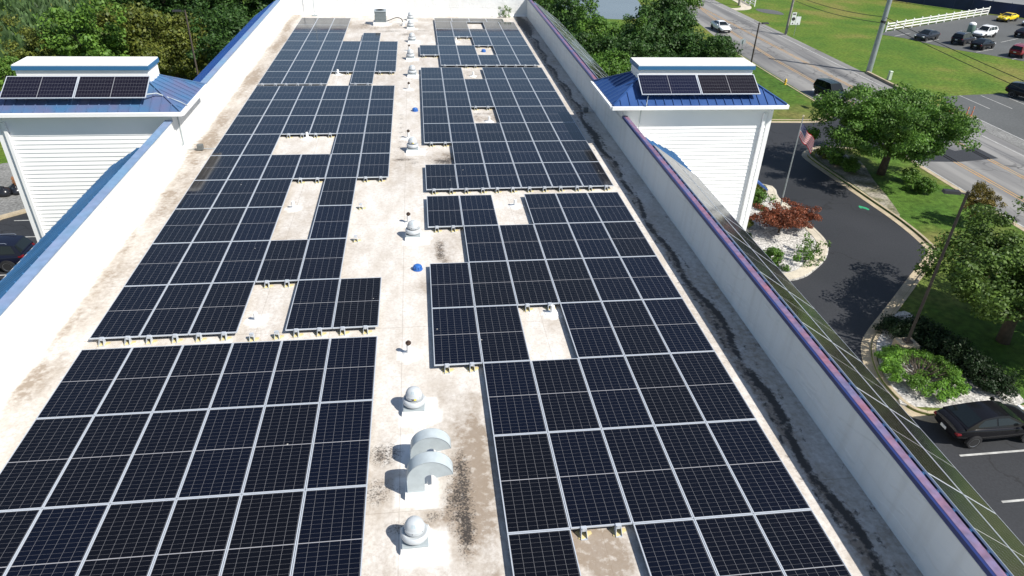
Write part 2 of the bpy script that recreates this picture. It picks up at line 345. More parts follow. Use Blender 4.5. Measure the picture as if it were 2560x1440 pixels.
# planted island by the tower (white gravel)
isl=[(19.5,50.5),(28.2,50.1),(28.4,47.4),(28.6,44.7),(28.6,42.1),(28.5,40.4),(28.1,39.2),(27.1,37.7),(25.3,36.1),(24.2,35.45),(22.6,35.1),(17,34.5),(12.5,34.5)]
ip=[(p[0],p[1]) for p in smooth_path([(x,y,0) for x,y in isl],4)]
m=MB(); m.prism(ip+[(12.5,50.5)],GZ-.1,GZ+.12); struct(m.build('gravel_bed',gravel))
m=MB(); m.strip(ip,-.05,-.22,GZ-.05,GZ+.16); m.strip(ip,-.225,-.75,GZ-.05,GZ+.145); struct(m.build('curb',concW))
# lots beyond the road
Z2=GZ+.018
m=MB(); m.quad(*[(x,y,Z2) for x,y in [(73.9,107.7),(76.2,105.2),(77.7,101.8),(79.3,98),(82.4,94.6),(85.2,90.8),(92,80),(160,60),(170,150),(150,105),(110.4,121.5),(106.2,125.6),(76,109.9)][:9]+[(150,100),(110.4,121.3),(106.2,125.5),(76,109.9)]])
struct(m.build('parking_lot',asphL,flat=True))
m=MB(); m.quad(*[(x,y,Z2) for x,y in [(58,66.0),(59.9,66.8),(59.6,69),(59.7,71.2),(61.1,74.2),(64.7,74.8),(69.7,75.3),(76,75.7),(130,74),(130,20),(59.6,20),(57.7,20)]])
struct(m.build('parking_lot',asphL,flat=True))
m=MB(); m.quad(*[(x,y,Z2) for x,y in [(104,133),(95,144),(92,160),(130,260),(400,260),(400,20),(175,90),(150,106),(111.5,124)]]); struct(m.build('parking_lot',mat('asphalt_pale',(.21,.215,.215),.85,var=.2,vscale=.1),flat=True))
m=MB(); m.quad(*[(x,y,GZ+.022) for x,y in [(57.62,40),(59.5,40),(59.5,66),(57.62,66)]]); struct(m.build('shoulder',gravelG,flat=True))
m=MB(); m.quad(*[(x,y,GZ+.02) for x,y in [(50.4,57),(53.2,57.9),(53.3,55.0),(48.9,54.3),(45,54.6),(44.7,57.6),(44.7,70),(48,63)]]); struct(m.build('road_patch',asphD,flat=True))
# footpath and pond
m=MB(); pth=[(57.6,127.2),(59.5,127.6),(61.3,129),(62.6,132.5),(63.2,138),(63.5,150),(64,200)]
m.strip([(p[0],p[1]) for p in smooth_path([(x,y,0) for x,y in pth],4)],0,1.9,GZ,GZ+.05); struct(m.build('footpath',concW))
m=MB(); m.quad(*[(x,y,GZ+.01) for x,y in [(29,119),(35,118),(39.5,120.5),(42,136),(44,170),(42,260),(18,260),(22,140)]])
struct(m.build('pond',mat('pond_water',(0.16,0.19,0.21),0.22,var=.1,vscale=.1,spec=.6,bump=.15,bscale=1),flat=True))
m=MB(); m.prism([(p[0],p[1]) for p in smooth_path([(x,y,0) for x,y in [(62.3,129.0),(64.5,128.3),(65.6,126.4),(64.9,123.4),(62.6,124.6),(61.7,126.6)]],4,True)],GZ,GZ+.02); struct(m.build('bare_soil',asphL))
# road paint
def line(name,pts,wd,mt,z=GZ+.016):
    m=MB(); m.strip(pts,-wd/2,wd/2,z,z+.004); struct(m.build(name,mt))
for x in (52.0,52.35): line('road_marking',[(x+.15,-25),(x,90),(x-.15,130),(x-.1,180)],.13,liney)
for x in (48.35,48.7): line('road_marking',[(x,-25),(x,92),(x+.9,109),(x+3.2,130)],.13,liney)
line('road_marking',[(56.4,-25),(56.2,90),(56.3,118),(55.9,133),(55.8,180)],.14,linew)
line('road_marking',[(44.85,-25),(44.85,57.6)],.14,linew)
line('road_marking',[(59.65,50),(59.65,66.4)],.14,linew)
line('road_marking',[(46.9,77.5),(46.4,76.3)],.5,linew)
for x in (63.6,66.35,69.1,71.9): line('parking_line',[(x,74.6),(x,69.5)],.12,linew,GZ+.024)
for a,b in [((75.4,106.5),(79.7,108.9)),((78.1,102.4),(81.6,104.4)),((81.7,96),(86,98)),((89.9,105.7),(94.4,108.1)),((90.9,102.6),(98.9,106.8)),((84.2,91.8),(88.9,94.4)),((96.4,111.8),(98.5,113)),((86.6,104.2),(90.5,106.2)),((94,98.6),(99,101.3)),((87.6,87.8),(92,90))]: line('parking_line',[a,b],.13,linew,GZ+.024)
for y in (20.0,17.35,14.7,12.0): line('parking_line',[(24.1,y),(29.2,y+.05)],.11,linew,GZ+.01)
# dark kerb wall along far side of road, low islands
m=MB(); m.strip([(57.55,76),(57.75,84.5)],-.15,.15,GZ-.05,GZ+.3); struct(m.build('curb',concrete))
m=MB(); m.strip([(p[0],p[1]) for p in smooth_path([(57.7,70.5,0),(57.6,68.5,0),(58.0,67,0),(59.0,66.4,0),(59.8,66.8,0)],4)],-.12,.12,GZ-.05,GZ+.16); struct(m.build('curb',concrete))
# west side: gravel yard, curb, parking
m=MB(); m.quad(*[(x,y,Z1) for x,y in [(-9,-25),(-9,60),(-22,60),(-24,50),(-27.6,48.2),(-29.5,44),(-31,38),(-32,-25)]]); struct(m.build('driveway',asphD,flat=True))
m=MB(); m.quad(*[(x,y,GZ+.01) for x,y in [(-27.2,48.8),(-24,51),(-20,62),(-20,64),(-33,57.5),(-40,50),(-40,38),(-31.5,38),(-30,44)]]); struct(m.build('gravel_yard',gravelG,flat=True))
m=MB(); m.strip([(-31.3,36),(-30,42.5),(-28.2,47.2),(-24,50.8),(-20,54)],-.15,.35,GZ-.05,GZ+.14); struct(m.build('curb',concrete))
for y in (44.3,46.85,41.9,39.3,36.8): line('parking_line',[(-28.0+(.0 if y<45 else .8),y),(-23.0,y+.05)],.1,linew,GZ+.012)
# ================================================================ BUILDING
B=tag(empty('hotel_building',(0,0,GZ)),'long white building with a flat membrane roof, blue coping and solar arrays','building')
Y0,Y1=-4.0,57.15; XR,XL=9.2,-9.0; PT=1.0
def bpart(m,name,mats,**k):
    m.v=[(x,y,z-GZ) for x,y,z in m.v]; return m.build(name,mats,B,**k)
# roof deck painted with its stains and some of the right parapet's shade
def roofdeck():
    st=.085; nx=int((XR-XL)/st)+1; y0=3.0; ny=int((Y1-y0)/st)+1
    xs=np.linspace(XL,XR,nx); ys=np.linspace(y0,Y1,ny); X,Y=np.meshgrid(xs,ys)
    co=np.stack([X.ravel(),Y.ravel(),np.full(X.size,RZ-GZ)],1).astype(np.float32)
    # gentle undulation
    i=np.arange(nx*ny).reshape(ny,nx); q=np.stack([i[:-1,:-1].ravel(),i[:-1,1:].ravel(),i[1:,1:].ravel(),i[1:,:-1].ravel()],1)
    me=bpy.data.meshes.new('roof_deck'); me.vertices.add(len(co)); me.vertices.foreach_set('co',co.ravel())
    me.loops.add(q.size); me.loops.foreach_set('vertex_index',q.ravel().astype(np.int32)); me.polygons.add(len(q))
    me.polygons.foreach_set('loop_start',np.arange(0,q.size,4,dtype=np.int32)); me.update(calc_edges=True); me.validate()
    def vn(fx,fy,seed,oct=4):
        r=np.random.default_rng(seed); out=np.zeros_like(X); amp=1;tot=0
        for o in range(oct):
            gx=X*fx*2**o; gy=Y*fy*2**o; gx=gx-gx.min(); gy=gy-gy.min()
            g=r.random((int(gy.max())+2,int(gx.max())+2)); ix=gx.astype(int); iy=gy.astype(int); tx=gx-ix; ty=gy-iy; tx=tx*tx*(3-2*tx); ty=ty*ty*(3-2*ty)
            v=(g[iy,ix]*(1-tx)+g[iy,ix+1]*tx)*(1-ty)+(g[iy+1,ix]*(1-tx)+g[iy+1,ix+1]*tx)*ty
            out+=v*amp; tot+=amp; amp*=.55
        return out/tot
    n1=vn(1.2,.45,1); n2=vn(2.6,1.6,2); n3=vn(.35,.12,3); n4=vn(5,3,4)
    def blob(x,y,rx,ry,p=1.4): return np.exp(-(((X-x)/rx)**2+((Y-y)/ry)**2)**p)
    dirt_shade=np.clip(vn(.8,.3,9)*2.4-1.0,0,1)*.32; mold=np.zeros_like(X); clean=np.zeros_like(X)
    # west margin
    wx=X+8.25+.25*(n3-.5)
    dirt_shade+=np.exp(-(wx/.38)**2)*np.clip(n1*2.6-.85,0,1)*.85
    dirt_shade+=np.exp(-((X+7.75)/.4)**2)*np.clip(n1*2-.7,0,1)*.35
    for x,y,rx,ry,s in [(-8.45,14.0,.16,.5,.9),(-8.45,13.2,.3,.5,.5),(-8.5,16.0,.2,.9,.5),(-8.5,20.4,.18,.9,.6),(-8.35,24.2,.2,.35,.8),(-8.3,29.2,.45,1.4,.85),(-8.3,32.3,.4,1.8,.7),(-8.25,40,.3,2.2,.85),(-8.1,47.5,.3,3,.8),(-8.4,53,.3,2,.8),(-8.2,27.2,.3,.5,.6),
        (1.6,9.5,.35,1.3,.75),(1.45,11.3,.4,.7,.6),(3.5,8.05,.6,.5,1.6),(3.75,7.7,.4,.5,1.2),(.7,8.9,.5,.3,.6),(1.2,19.3,.4,1.1,.7),(.6,17.25,.28,.45,.7),(1.6,27.4,.7,.6,.8),(1.9,20.6,.5,.8,.5),(3.7,32.2,.7,.6,.6),(3.7,40,.55,.8,.7),(-.3,53,1.8,.9,.5),(1.1,55.5,.9,.7,.6),(-3,52.6,1.6,.9,.6),(-4.4,53.8,.5,1,.5),(.5,50.8,.8,.6,.4),(3.7,53.5,.6,.6,.5),(3.9,15,.5,.5,.25),(4,22.4,.5,.6,.3),(-3.5,31.5,.8,.7,.3),(2.9,22.2,.15,.8,.35)]:
        dirt_shade+=s*blob(x,y,rx,ry)*np.clip(.35+n2*1.3,0,1.2)
    # black mould
    for x,y,rx,ry,s in [(1.14,9.15,.24,1.0,1.6),(1.22,8.55,.12,.3,1.2),(1.15,10.2,.2,.5,.8),(.15,8.8,.35,.14,.9),(.62,9.0,.2,.12,.6),(1.15,19.0,.13,.5,1.1),(1.32,18.4,.16,.5,.7),(1.2,19.7,.2,.35,1.1),(1.75,27.0,.3,.8,1.1),(1.25,26.9,.35,.35,1),(-.1,27.15,.42,.16,1),(.35,26.8,.2,.2,.4),(-.35,9.7,.35,.3,.9),(-.3,10.7,.3,.3,.9),(1.3,44.6,.9,.5,.8),(-2.9,49.5,.7,.4,.3),(-1.2,51.4,.8,.35,.8),(-.2,50.4,.5,.3,.7),(.1,52.8,.5,.3,.5),(-3.0,53.6,.4,.35,.9),(.9,51.6,.6,.2,.6),(3.3,40.6,.5,.35,.6),(3.7,33.0,.5,.15,.9),(3.3,32.4,.12,.4,.8),(4.2,32.4,.12,.4,.8)]:
        mold+=s*blob(x,y,rx,ry)*np.clip(n2*2.1-.25,0,1.2)
    dirt_shade+=np.clip(mold,0,1)*.45
    for x,y,rx,ry,s in [(1.2,9.3,.34,1.2,1.3),(1.55,10.6,.4,1.2,.45),(.95,11.2,.5,.5,.4),(-.35,10.1,.3,1.2,.35),(.9,12.4,.4,.4,.3)]: dirt_shade+=s*blob(x,y,rx,ry)*(.3+n2)
    for yy in np.arange(28.6,33.5,.62): mold+=.8*blob(-.23,yy,.09,.1)
    rv=8.50+.07*np.sin(Y*.55)+.10*np.sin(Y*1.7+1)+.5*(n3-.5)
    river=np.exp(-((X-rv)/(.035+.12*n1))**2)*1.1*np.clip(n2*2.6-.45,0,1)+np.exp(-((X-rv+.28+.2*(n1-.5))/.05)**2)*.8*np.clip(n4*3-1.1,0,1)+np.exp(-((X-rv-.22-.3*(n1-.5))/.04)**2)*.7*np.clip(n4*3-1.3,0,1)
    dirt_shade+=.9*np.clip((rv+.08-X)/.15,0,1)*np.clip((X-8.14-.12*n2)/.10,0,1)*np.clip(n2*1.7+.1,0,1); river+=.30*np.clip((rv+.05-X)/.12,0,1)*np.clip((X-8.14-.12*n2)/.08,0,1)*np.clip(n4*2,0,1)  # grime plus painted shade, starting at the right parapet's shadow edge
    river+=blob(8.6,54.0,.5,2.8)*.9+blob(8.5,30,.35,2.2)*.4
    mold+=np.exp(-((X-9.14)/.07)**2)*np.clip(n4*3-1.5,0,1)*1.1
    mold+=blob(8.6,54.5,.5,2.5)*.9
    dirt_shade+=np.clip((X-7.75)/.2,0,1)*.25*np.clip(n1*1.9-.3,0,1)+(X>8.2)*.10+np.exp(-((X-1.62)/.28)**2)*(Y<12.5)*.55*np.clip(n2*1.8-.2,0,1)+(X>8.2)*.08  # steps at the parapet's shadow edge paint shade into the strip's colour
    dirt_shade+=np.clip(n3*2.2-.75,0,1)*.40+np.clip(n1*2-.9,0,1)*.22*np.clip(n4*2-.3,0,1)
    mold+=np.clip(n4*3-1.9,0,1)*np.clip(n3*2-.9,0,1)*.35*((X>-.6)&(X<1.9))
    clean+=np.clip((-8.5-X-.15*n2)/.05,0,1)
    for (cx,cy) in FANS: clean+=((abs(X-cx-.12)+.12*n2)<.50)*((abs(Y-cy+.12)+.12*n1)<.50)
    for (cx,cy) in DUCTS: clean+=((abs(X-cx-.0)+.1*n2)<.48)*((abs(Y-cy)+.1*n1)<.48)*.8
    for (cx,cy) in PIPES: clean+=((X-cx)**2+(Y-cy)**2<.3**2)*.9
    for (cx,cy) in STACKS: clean+=((X-cx)**2+(Y-cy+.08)**2<.32**2)*.9
    clean+=(abs(X+1.9)<.75)*(abs(Y-53.5)<.7)
    clean+=np.exp(-((X-8.02)/.1)**2)*np.clip(n1*4-2.1,0,1)*.9
    for nm,a in (('dirt_shade',dirt_shade),('mold',mold),('clean',clean),('river',river)):
        at=me.attributes.new(nm,'FLOAT','POINT'); at.data.foreach_set('value',np.clip(a,0,1.5).ravel().astype(np.float32))
    mt=mat('roof_membrane',(0.66,0.61,0.54),.6,spec=.35); n,l,b=nodes(mt)
    tc=n.new('ShaderNodeTexCoord')
    def AT(nm): x=n.new('ShaderNodeAttribute'); x.attribute_name=nm; return x.outputs['Fac']
    def no(s,d=6,vec=None):
        x=n.new('ShaderNodeTexNoise'); x.inputs['Scale'].default_value=s; x.inputs['Detail'].default_value=d; x.inputs['Roughness'].default_value=.65; l.new(vec or tc.outputs['Object'],x.inputs['Vector']); return x.outputs['Fac']
    def MR(s,a,b_,c,d):
        x=n.new('ShaderNodeMapRange'); x.inputs[1].default_value=a; x.inputs[2].default_value=b_; x.inputs[3].default_value=c; x.inputs[4].default_value=d; l.new(s,x.inputs[0]); return x.outputs[0]
    def MA(op,a,bv=0.0):
        x=n.new('ShaderNodeMath'); x.operation=op
        for i,v in enumerate((a,bv)):
            if isinstance(v,(int,float)): x.inputs[i].default_value=v
            else: l.new(v,x.inputs[i])
        return x.outputs[0]
    def MIX(f,a,c):
        x=n.new('ShaderNodeMix'); x.data_type='RGBA'; x.clamp_factor=True
        if isinstance(f,float): x.inputs[0].default_value=f
        else: l.new(f,x.inputs[0])
        for i,v in ((6,a),(7,c)):
            if isinstance(v,tuple): x.inputs[i].default_value=(*v,1)
            else: l.new(v,x.inputs[i])
        return x.outputs[2]
    mp=n.new('ShaderNodeMapping'); mp.inputs['Scale'].default_value=(1.6,.7,1); l.new(tc.outputs['Object'],mp.inputs['Vector'])
    base=MIX(MR(no(1.3,8,mp.outputs[0]),.36,.64,0,1),(0.57,0.525,0.465),(0.72,0.695,0.655))
    base=MIX(MR(no(16,12),.45,.75,0,.75),base,(0.43,0.375,0.32))
    base=MIX(MA('MINIMUM',AT('clean'),1.0),base,(0.80,0.785,0.75))
    # seams of the membrane sheets
    sx=n.new('ShaderNodeSeparateXYZ'); l.new(tc.outputs['Object'],sx.inputs[0])
    s1=MA('LESS_THAN',MA('ABSOLUTE',MA('SUBTRACT',MA('FRACT',MA('DIVIDE',MA('ADD',sx.outputs[0],.93),1.86)),.5)),.0045)
    s2=MA('LESS_THAN',MA('ABSOLUTE',MA('SUBTRACT',MA('FRACT',MA('DIVIDE',sx.outputs[1],6.1)),.5)),.0016)
    base=MIX(MA('MULTIPLY',MA('MAXIMUM',s1,s2),.38),base,(0.25,0.21,0.17))
    df=MA('MULTIPLY',AT('dirt_shade'),MR(no(6,14),.28,.74,.15,1.1))
    base=MIX(MA('MINIMUM',df,.82),base,(0.215,0.158,0.105))
    mf=MR(MA('ADD',MA('MULTIPLY',AT('mold'),1.0),MA('MULTIPLY',MA('SUBTRACT',no(30,12),.5),6)),.35,1.45,0,1)
    mf=MA('MULTIPLY',mf,MR(AT('mold'),.05,.25,0,1))
    base=MIX(MA('MINIMUM',mf,.93),base,(0.032,0.028,0.026))
    rvf=MR(MA('ADD',AT('river'),MA('MULTIPLY',MA('SUBTRACT',no(8,12),.5),2.4)),.30,.75,0,.94)
    rvf=MA('MULTIPLY',rvf,MR(AT('river'),.02,.2,0,1))
    base=MIX(rvf,base,(0.038,0.034,0.032))
    l.new(base,b.inputs['Base Color'])
    bp=n.new('ShaderNodeBump'); bp.inputs['Strength'].default_value=.35; bp.inputs['Distance'].default_value=.03; l.new(no(3,6),bp.inputs['Height']); l.new(bp.outputs[0],b.inputs['Normal'])
    me.materials.append(mt)
    o=bpy.data.objects.new('roof_deck',me); COL.objects.link(o); o.parent=B; return o
FANS=[(.3,8.45),(.3,12.05),(.3,20.35),(.3,28.15),(.3,39.85),(.2,43.6),(.3,48.2),(.2,52.4),(.2,55.3)]
DUCTS=[(.33,9.62),(.36,10.75)]
STACKS=[(.17,14.1),(.15,21.4),(.12,29.7),(.12,37.2),(.12,45.7)]
PIPES=[(-3.8,15.85),(-3.8,22.75),(-4.2,29.85),(-3.8,40.2),(4.05,15.6),(3.9,22.5),(3.85,31.8),(3.7,39.7),(3.2,48.3)]
roofdeck()
# parapets
m=MB()
for x0,x1 in ((XL-.2,XL),(XR,XR+.14)): 
    m.box(x0,x1,Y0,Y1+.3,-1.2,PT)
m.box(XL,XR,Y1,Y1+.3,-1.2,PT)
m.box(XL,XR,Y0,Y0+.3,-1.2,PT)
pw=bpart(m,'parapet',memb)
# cant strips and laps of the membrane at the foot of the walls
m=MB()
m.add([(XL+.0015,Y0+.3,RZ+.16),(XL+.17,Y0+.3,RZ+.002),(XL+.17,Y1,RZ+.002),(XL+.0015,Y1,RZ+.16)],[(0,1,2,3)])
m.add([(XL+.17,Y1-.0015,RZ+.14),(XL+.17,Y1-.15,RZ+.003),(XR,Y1-.15,RZ+.003),(XR,Y1-.0015,RZ+.14)],[(0,1,2,3)])
m.box(XL,XL+.006,Y0+.3,Y1,RZ+.52,RZ+.56); m.box(XR-.005,XR,Y0+.3,Y1,PT-.12,PT-.10)
m.box(XL+.006,XR-.006,Y1-.006,Y1,RZ+.62,RZ+.66)
bpart(m,'wall_lap',memb)
m=MB(); m.box(XL-.25,XL+.03,Y0,28.15,PT,PT+.05); m.box(XL-.262,XL-.25,Y0,28.15,PT-.06,PT+.04); m.box(XL-.25,XL+.03,31.9,Y1+.3,PT,PT+.05); bpart(m,'coping',capL)
m=MB()
for ya,yb in ((Y0,28.2),(31.9,Y1+.3)): m.box(XR+.02,XR+.18,ya,yb,PT+.012,PT+.055)
bpart(m,'coping',capR)
m=MB()
for ya,yb in ((Y0,28.2),(31.9,Y1+.3)): m.box(XR-.04,XR+.02,ya,yb,PT-.05,PT+.05)
bpart(m,'coping_edge',capRd)
m=MB(); m.box(XL,XR,Y1-.03,Y1+.35,PT,PT+.05); bpart(m,'coping',capR)
# outer walls
m=MB(); m.box(-10.75,XL-.2,Y0,Y1+.5,GZ+.0,-.5); m.box(XR+.14,10.95,Y0,Y1+.5,GZ,-.5); m.box(XL-.35,XR+.2,Y1+.3,Y1+.5,GZ,PT-.01); m.box(XL-.35,XR+.2,Y0-.2,Y0,GZ,PT-.01)
m.box(XL-.35,XR+.2,Y0,3.0,RZ-.4,RZ); m.box(XL,XR,3.0,Y1,RZ-.5,RZ-.05)
bpart(m,'wall',white)
# mansards: sloping metal roofs outside the parapets (section in X,Z)
def mansard(side,ya,yb,y_near_top,y_far_top,mt,name='mansard_roof',ribs=True,step=.42):
    s=side; xi=(XR+.18) if s>0 else (XL-.27); xo=11.5*s if s>0 else -11.25; zt=PT-.02; zb=-.46
    m=MB()
    m.add([(xi,y_near_top,zt),(xo,ya,zb),(xo,yb,zb),(xi,y_far_top,zt),(xi,y_near_top,zt-.12),(xo,ya,zb-.12),(xo,yb,zb-.12),(xi,y_far_top,zt-.12)],
      [(0,1,2,3),(7,6,5,4),(0,4,5,1),(1,5,6,2),(2,6,7,3),(3,7,4,0)])
    if ribs:
        nrm=Vector((zt-zb,0,abs(xo-xi))); nrm.x*=s; nrm.normalize()
        y=ya+.2
        while y<yb-.05:
            # clip the rib's top where the end slopes in
            f=1.0
            if y>y_far_top: f=max(0,(yb-y)/(yb-y_far_top+1e-6))
            if y<y_near_top: f=min(f,max(0,(y-ya)/(y_near_top-ya+1e-6)))
            if f>.05:
                a=Vector((xo,y,zb)); b_=a.lerp(Vector((xi,y,zt)),f)
                h=nrm*.07; wv=Vector((0,.022,0))
                m.add([a-wv,a+wv,b_+wv,b_-wv,a-wv+h,a+wv+h,b_+wv+h,b_-wv+h],[(4,5,6,7),(0,1,5,4),(2,3,7,6),(1,2,6,5),(3,0,4,7)])
            y+=step
    bpart(m,name,mt)
mansard(-1,Y0,27.1,Y0,25.4,blueL); mansard(1,Y0,27.6,Y0,25.6,blueL)
mansard(-1,32.0,Y1-.4,32.6,Y1-2.4,blueR); mansard(1,32.2,Y1+.4,33.2,Y1-1.2,blueR,ribs=False)
m=MB(); m.tube([(-11.3,Y0,-.52),(-11.3,27.1,-.52)],.07); m.tube([(-11.3,32,-.52),(-11.3,Y1-.4,-.52)],.07); m.tube([(11.56,Y0,-.52),(11.56,27.6,-.52)],.07); bpart(m,'gutter',white,smooth=True)
for yy,zz in ((-10.75,0),(10.95,0)):
    for fl in range(4):
        m=MB()
        for k in range(9):
            y=3+k*5.9
            if 26<y<33: continue
            x=yy; m.box(x-.03 if x<0 else x-.02,x+.02 if x<0 else x+.03,y,y+1.6,GZ+1+fl*2.9,GZ+2.5+fl*2.9)
        bpart(m,'windows',glassd)

# ================================================================ SOLAR PANELS
PW,PL=1.1743,2.449
PZ=-0.19
pv=pvmat('solar_cells',6,24,True,PW-.012,PL-.012)
pvT=pvmat('solar_cells_tower',6,12,False,1.15,2.60/1.0,base=(.010,.009,.016))
def panel_proto(wd,ln,mt,fr=.019,th=.038,name='solar_panel'):
    e=empty(name,(0,0,0)); 
    m=MB(); g=.006
    for a in ((g,wd-g,g,g+fr),(g,wd-g,ln-g-fr,ln-g),(g,g+fr,g+fr,ln-g-fr),(wd-g-fr,wd-g,g+fr,ln-g-fr)): m.box(*a,-th,0)
    m.build('frame',alu,e)
    m=MB(); m.box(g+fr,wd-g-fr,g+fr,ln-g-fr,-.02,-.004); m.build('cell_sheet',mt,e)
    return e
P0=panel_proto(PW,PL,pv)
PH=panel_proto(1.285,1.27,pvmat('solar_cells_half',6,12,False,1.25,1.24))
PS=panel_proto(PW,PL,pvmat('solar_cells_slope',6,24,True,PW-.012,PL-.012,base=(.010,.009,.009),line=.5,sp=.16),fr=.022)
used={}
def place(proto,M,label,group):
    k=proto.name
    o=proto if k not in used else copy_tree(proto); used[k]=1
    o.matrix_world=M; tag(o,label,'solar panel',group); return o
XRA,XLA=.7755,-7.6485
A=lambda *s:set(s)
ALL=A(0,1,2,3,4,5)
rowsR=[(5.867,A(1,3,4,5)),(8.335,A(1,2,3,4,5)),(10.859,A(1,2,3,4,5)),(13.370,A(0,1,3,4,5)),(15.858,ALL),(18.308,A(1,2,3,4,5)),(20.737,A(0,1,3,4,5)),
 (23.769,ALL),(26.197,A(1,2,3,4,5)),(28.681,ALL),(31.157,A(0,1,3,4,5)),(33.635,ALL),(36.148,ALL),(38.586,A(0,1,3,4,5)),
 (41.575,A(1,2,3,4,5)),(44.050,A(0,1,2,4,5)),(46.566,A(1,3,4,5)),(49.098,A(1,2,3,4,5)),(51.593,A(1,2,4,5))]
rowsL=[(7.252,ALL),(9.723,ALL),(12.236,ALL),(15.132,A(0,1,2,4,5)),(17.606,A(0,1,2,3,4)),(20.104,A(0,1,2,4)),(22.582,A(0,1,2,4)),(25.025,ALL),(27.511,A(0,1,4,5)),(29.966,ALL),(32.461,ALL),(34.914,ALL),
 (37.744,A(0,1,2,4)),(40.181,ALL),(42.640,ALL),(45.133,ALL),(47.617,A(0,1,2,4)),(50.108,A(0,1,2)),(52.587,A(0,1,2))]
FOOT=[]
def rowtxt(r,n): return 'nearest row' if r==0 else ('farthest row' if r==n-1 else ORD[r+1]+' row from the camera')
def coltxt(cs,c):
    s=sorted(cs); i=s.index(c)
    if i==0: return 'leftmost panel'
    if i==len(s)-1: return 'rightmost panel'
    return ORD[i+1]+' panel from the left'
for side,rows,X0,nm in (('right',rowsR,XRA,'right'),('left',rowsL,XLA,'left')):
    for r,(y,cs) in enumerate(rows):
        nxt=rows[r+1][0] if r+1<len(rows) else y+2.485
        for c in sorted(cs):
            sy=min(1.03,(min(nxt-y,2.53)-.004)/PL) if nxt-y<2.65 else 1.0
            M=Matrix.Translation((X0+c*PW,y,PZ))@Matrix.Diagonal((1,sy,1,1))@Matrix.Rotation(R(random.uniform(-.05,.05)),4,'X')
            place(P0,M,f'{coltxt(cs,c)}, {rowtxt(r,len(rows)+(1 if side=="right" else 0))}, {nm} roof array','solar panels on the flat roof')
            under=rows[r-1] if r>0 else None
            if r>0 and (c not in under[1] or y-under[0]>2.65): FOOT.append((X0+c*PW,y,r,c,nm))
for k in range(4):
    place(PH,Matrix.Translation((XRA+PW+k*1.288,54.06,PZ)),f'short half-size solar panel at the back wall, {ORD[k+1]} from the fans','solar panels on the flat roof')
# mounting feet
FT=empty('mounting_foot',(0,0,0))
m=MB(); m.box(-.055,.055,-.13,.06,.0,.012)
m.add([(-.055,-.13,.012),(-.042,-.02,.17),(-.042,.05,.17),(-.055,.05,.012),(-.063,-.13,.012),(-.05,-.02,.17),(-.05,.05,.17),(-.063,.05,.012)],[(0,1,2,3),(7,6,5,4),(0,4,5,1),(1,5,6,2),(2,6,7,3)])
m.add([(.055,-.13,.012),(.042,-.02,.17),(.042,.05,.17),(.055,.05,.012),(.063,-.13,.012),(.05,-.02,.17),(.05,.05,.17),(.063,.05,.012)],[(0,1,2,3),(7,6,5,4),(0,4,5,1),(1,5,6,2),(2,6,7,3)])
m.box(-.05,.05,-.03,.05,.17,.18); m.box(-.035,.035,-.035,-.028,.12,.205)
m.build('bracket',alu,FT)
m=MB(); pp=[]
for k in range(14):
    a=2*math.pi*k/14; rr=.125+.03*math.sin(3*a+1)+.015*math.sin(5*a); pp.append((rr*1.1*math.cos(a),rr*.8*math.sin(a)))
m.prism(pp,.001,.016); m.build('sealant_patch',sealant,FT)
ffirst=True
def foot(x,y,label,scale=1,rz=0):
    global ffirst
    o=FT if ffirst else copy_tree(FT); ffirst=False
    o.location=(x,y,RZ); o.rotation_euler=(0,0,rz); o.scale=(1,1,scale); tag(o,label,'mounting foot','metal feet carrying the solar arrays')
for (x,y,r,c,nm) in FOOT:
    for j,dx in enumerate((.27,.88)):
        foot(x+dx+random.uniform(-.05,.05),y-.03,f'{"left" if j==0 else "right"} metal foot at the front edge of {nm} array row {r+1}, column {c+1}')
for i,(x,y,t) in enumerate([(-3.75,15.0,'bare roof foot left in the open gap of the left array beside the white pipe'),(-3.15,15.05,'bare roof foot right of the white pipe in the near gap of the left array'),(-1.5,22.6,'small bare foot in the centre lane farther from the camera'),(-1.52,20.2,'small bare foot in the centre lane with yellow sealant, nearer the camera')]):
    foot(x,y,t,1.0,.1)
# mansard panels, east side
tilt=math.atan2(PT-.02+.46,11.5-(XR+.18))
def mansard_panel(Y,row,label):
    # long side along Y
    ux=Vector((0,1,0)); down=Vector((math.cos(tilt),0,-math.sin(tilt))); n=Vector((math.sin(tilt),0,math.cos(tilt)))
    # panel local x (short) -> down slope ; local y (long) -> +Y ; local z -> n
    o=Vector((XR+.19,Y,PT-.02))+n*.11+down*(.04+row*1.19)
    M=Matrix(((down.x,ux.x,n.x,o.x),(down.y,ux.y,n.y,o.y),(down.z,ux.z,n.z,o.z),(0,0,0,1)))
    place(PS,M,label,'solar panels on the blue side slope')
k=0; y=5.56-2.45
ys=[]
while y+2.40<25.6: ys.append(y); y+=2.4
for i,yy in enumerate(ys):
    for r in (0,1): mansard_panel(yy,r,f'{"upper" if r==0 else "lower"} panel on the right side slope before the tower, {ORD[i+1]} from the camera')
ys=[33.4+i*2.46 for i in range(9)]
for i,yy in enumerate(ys):
    for r in (0,1): mansard_panel(yy,r,f'{"upper" if r==0 else "lower"} panel on the right side slope beyond the tower, {ORD[i+1]} beyond it')

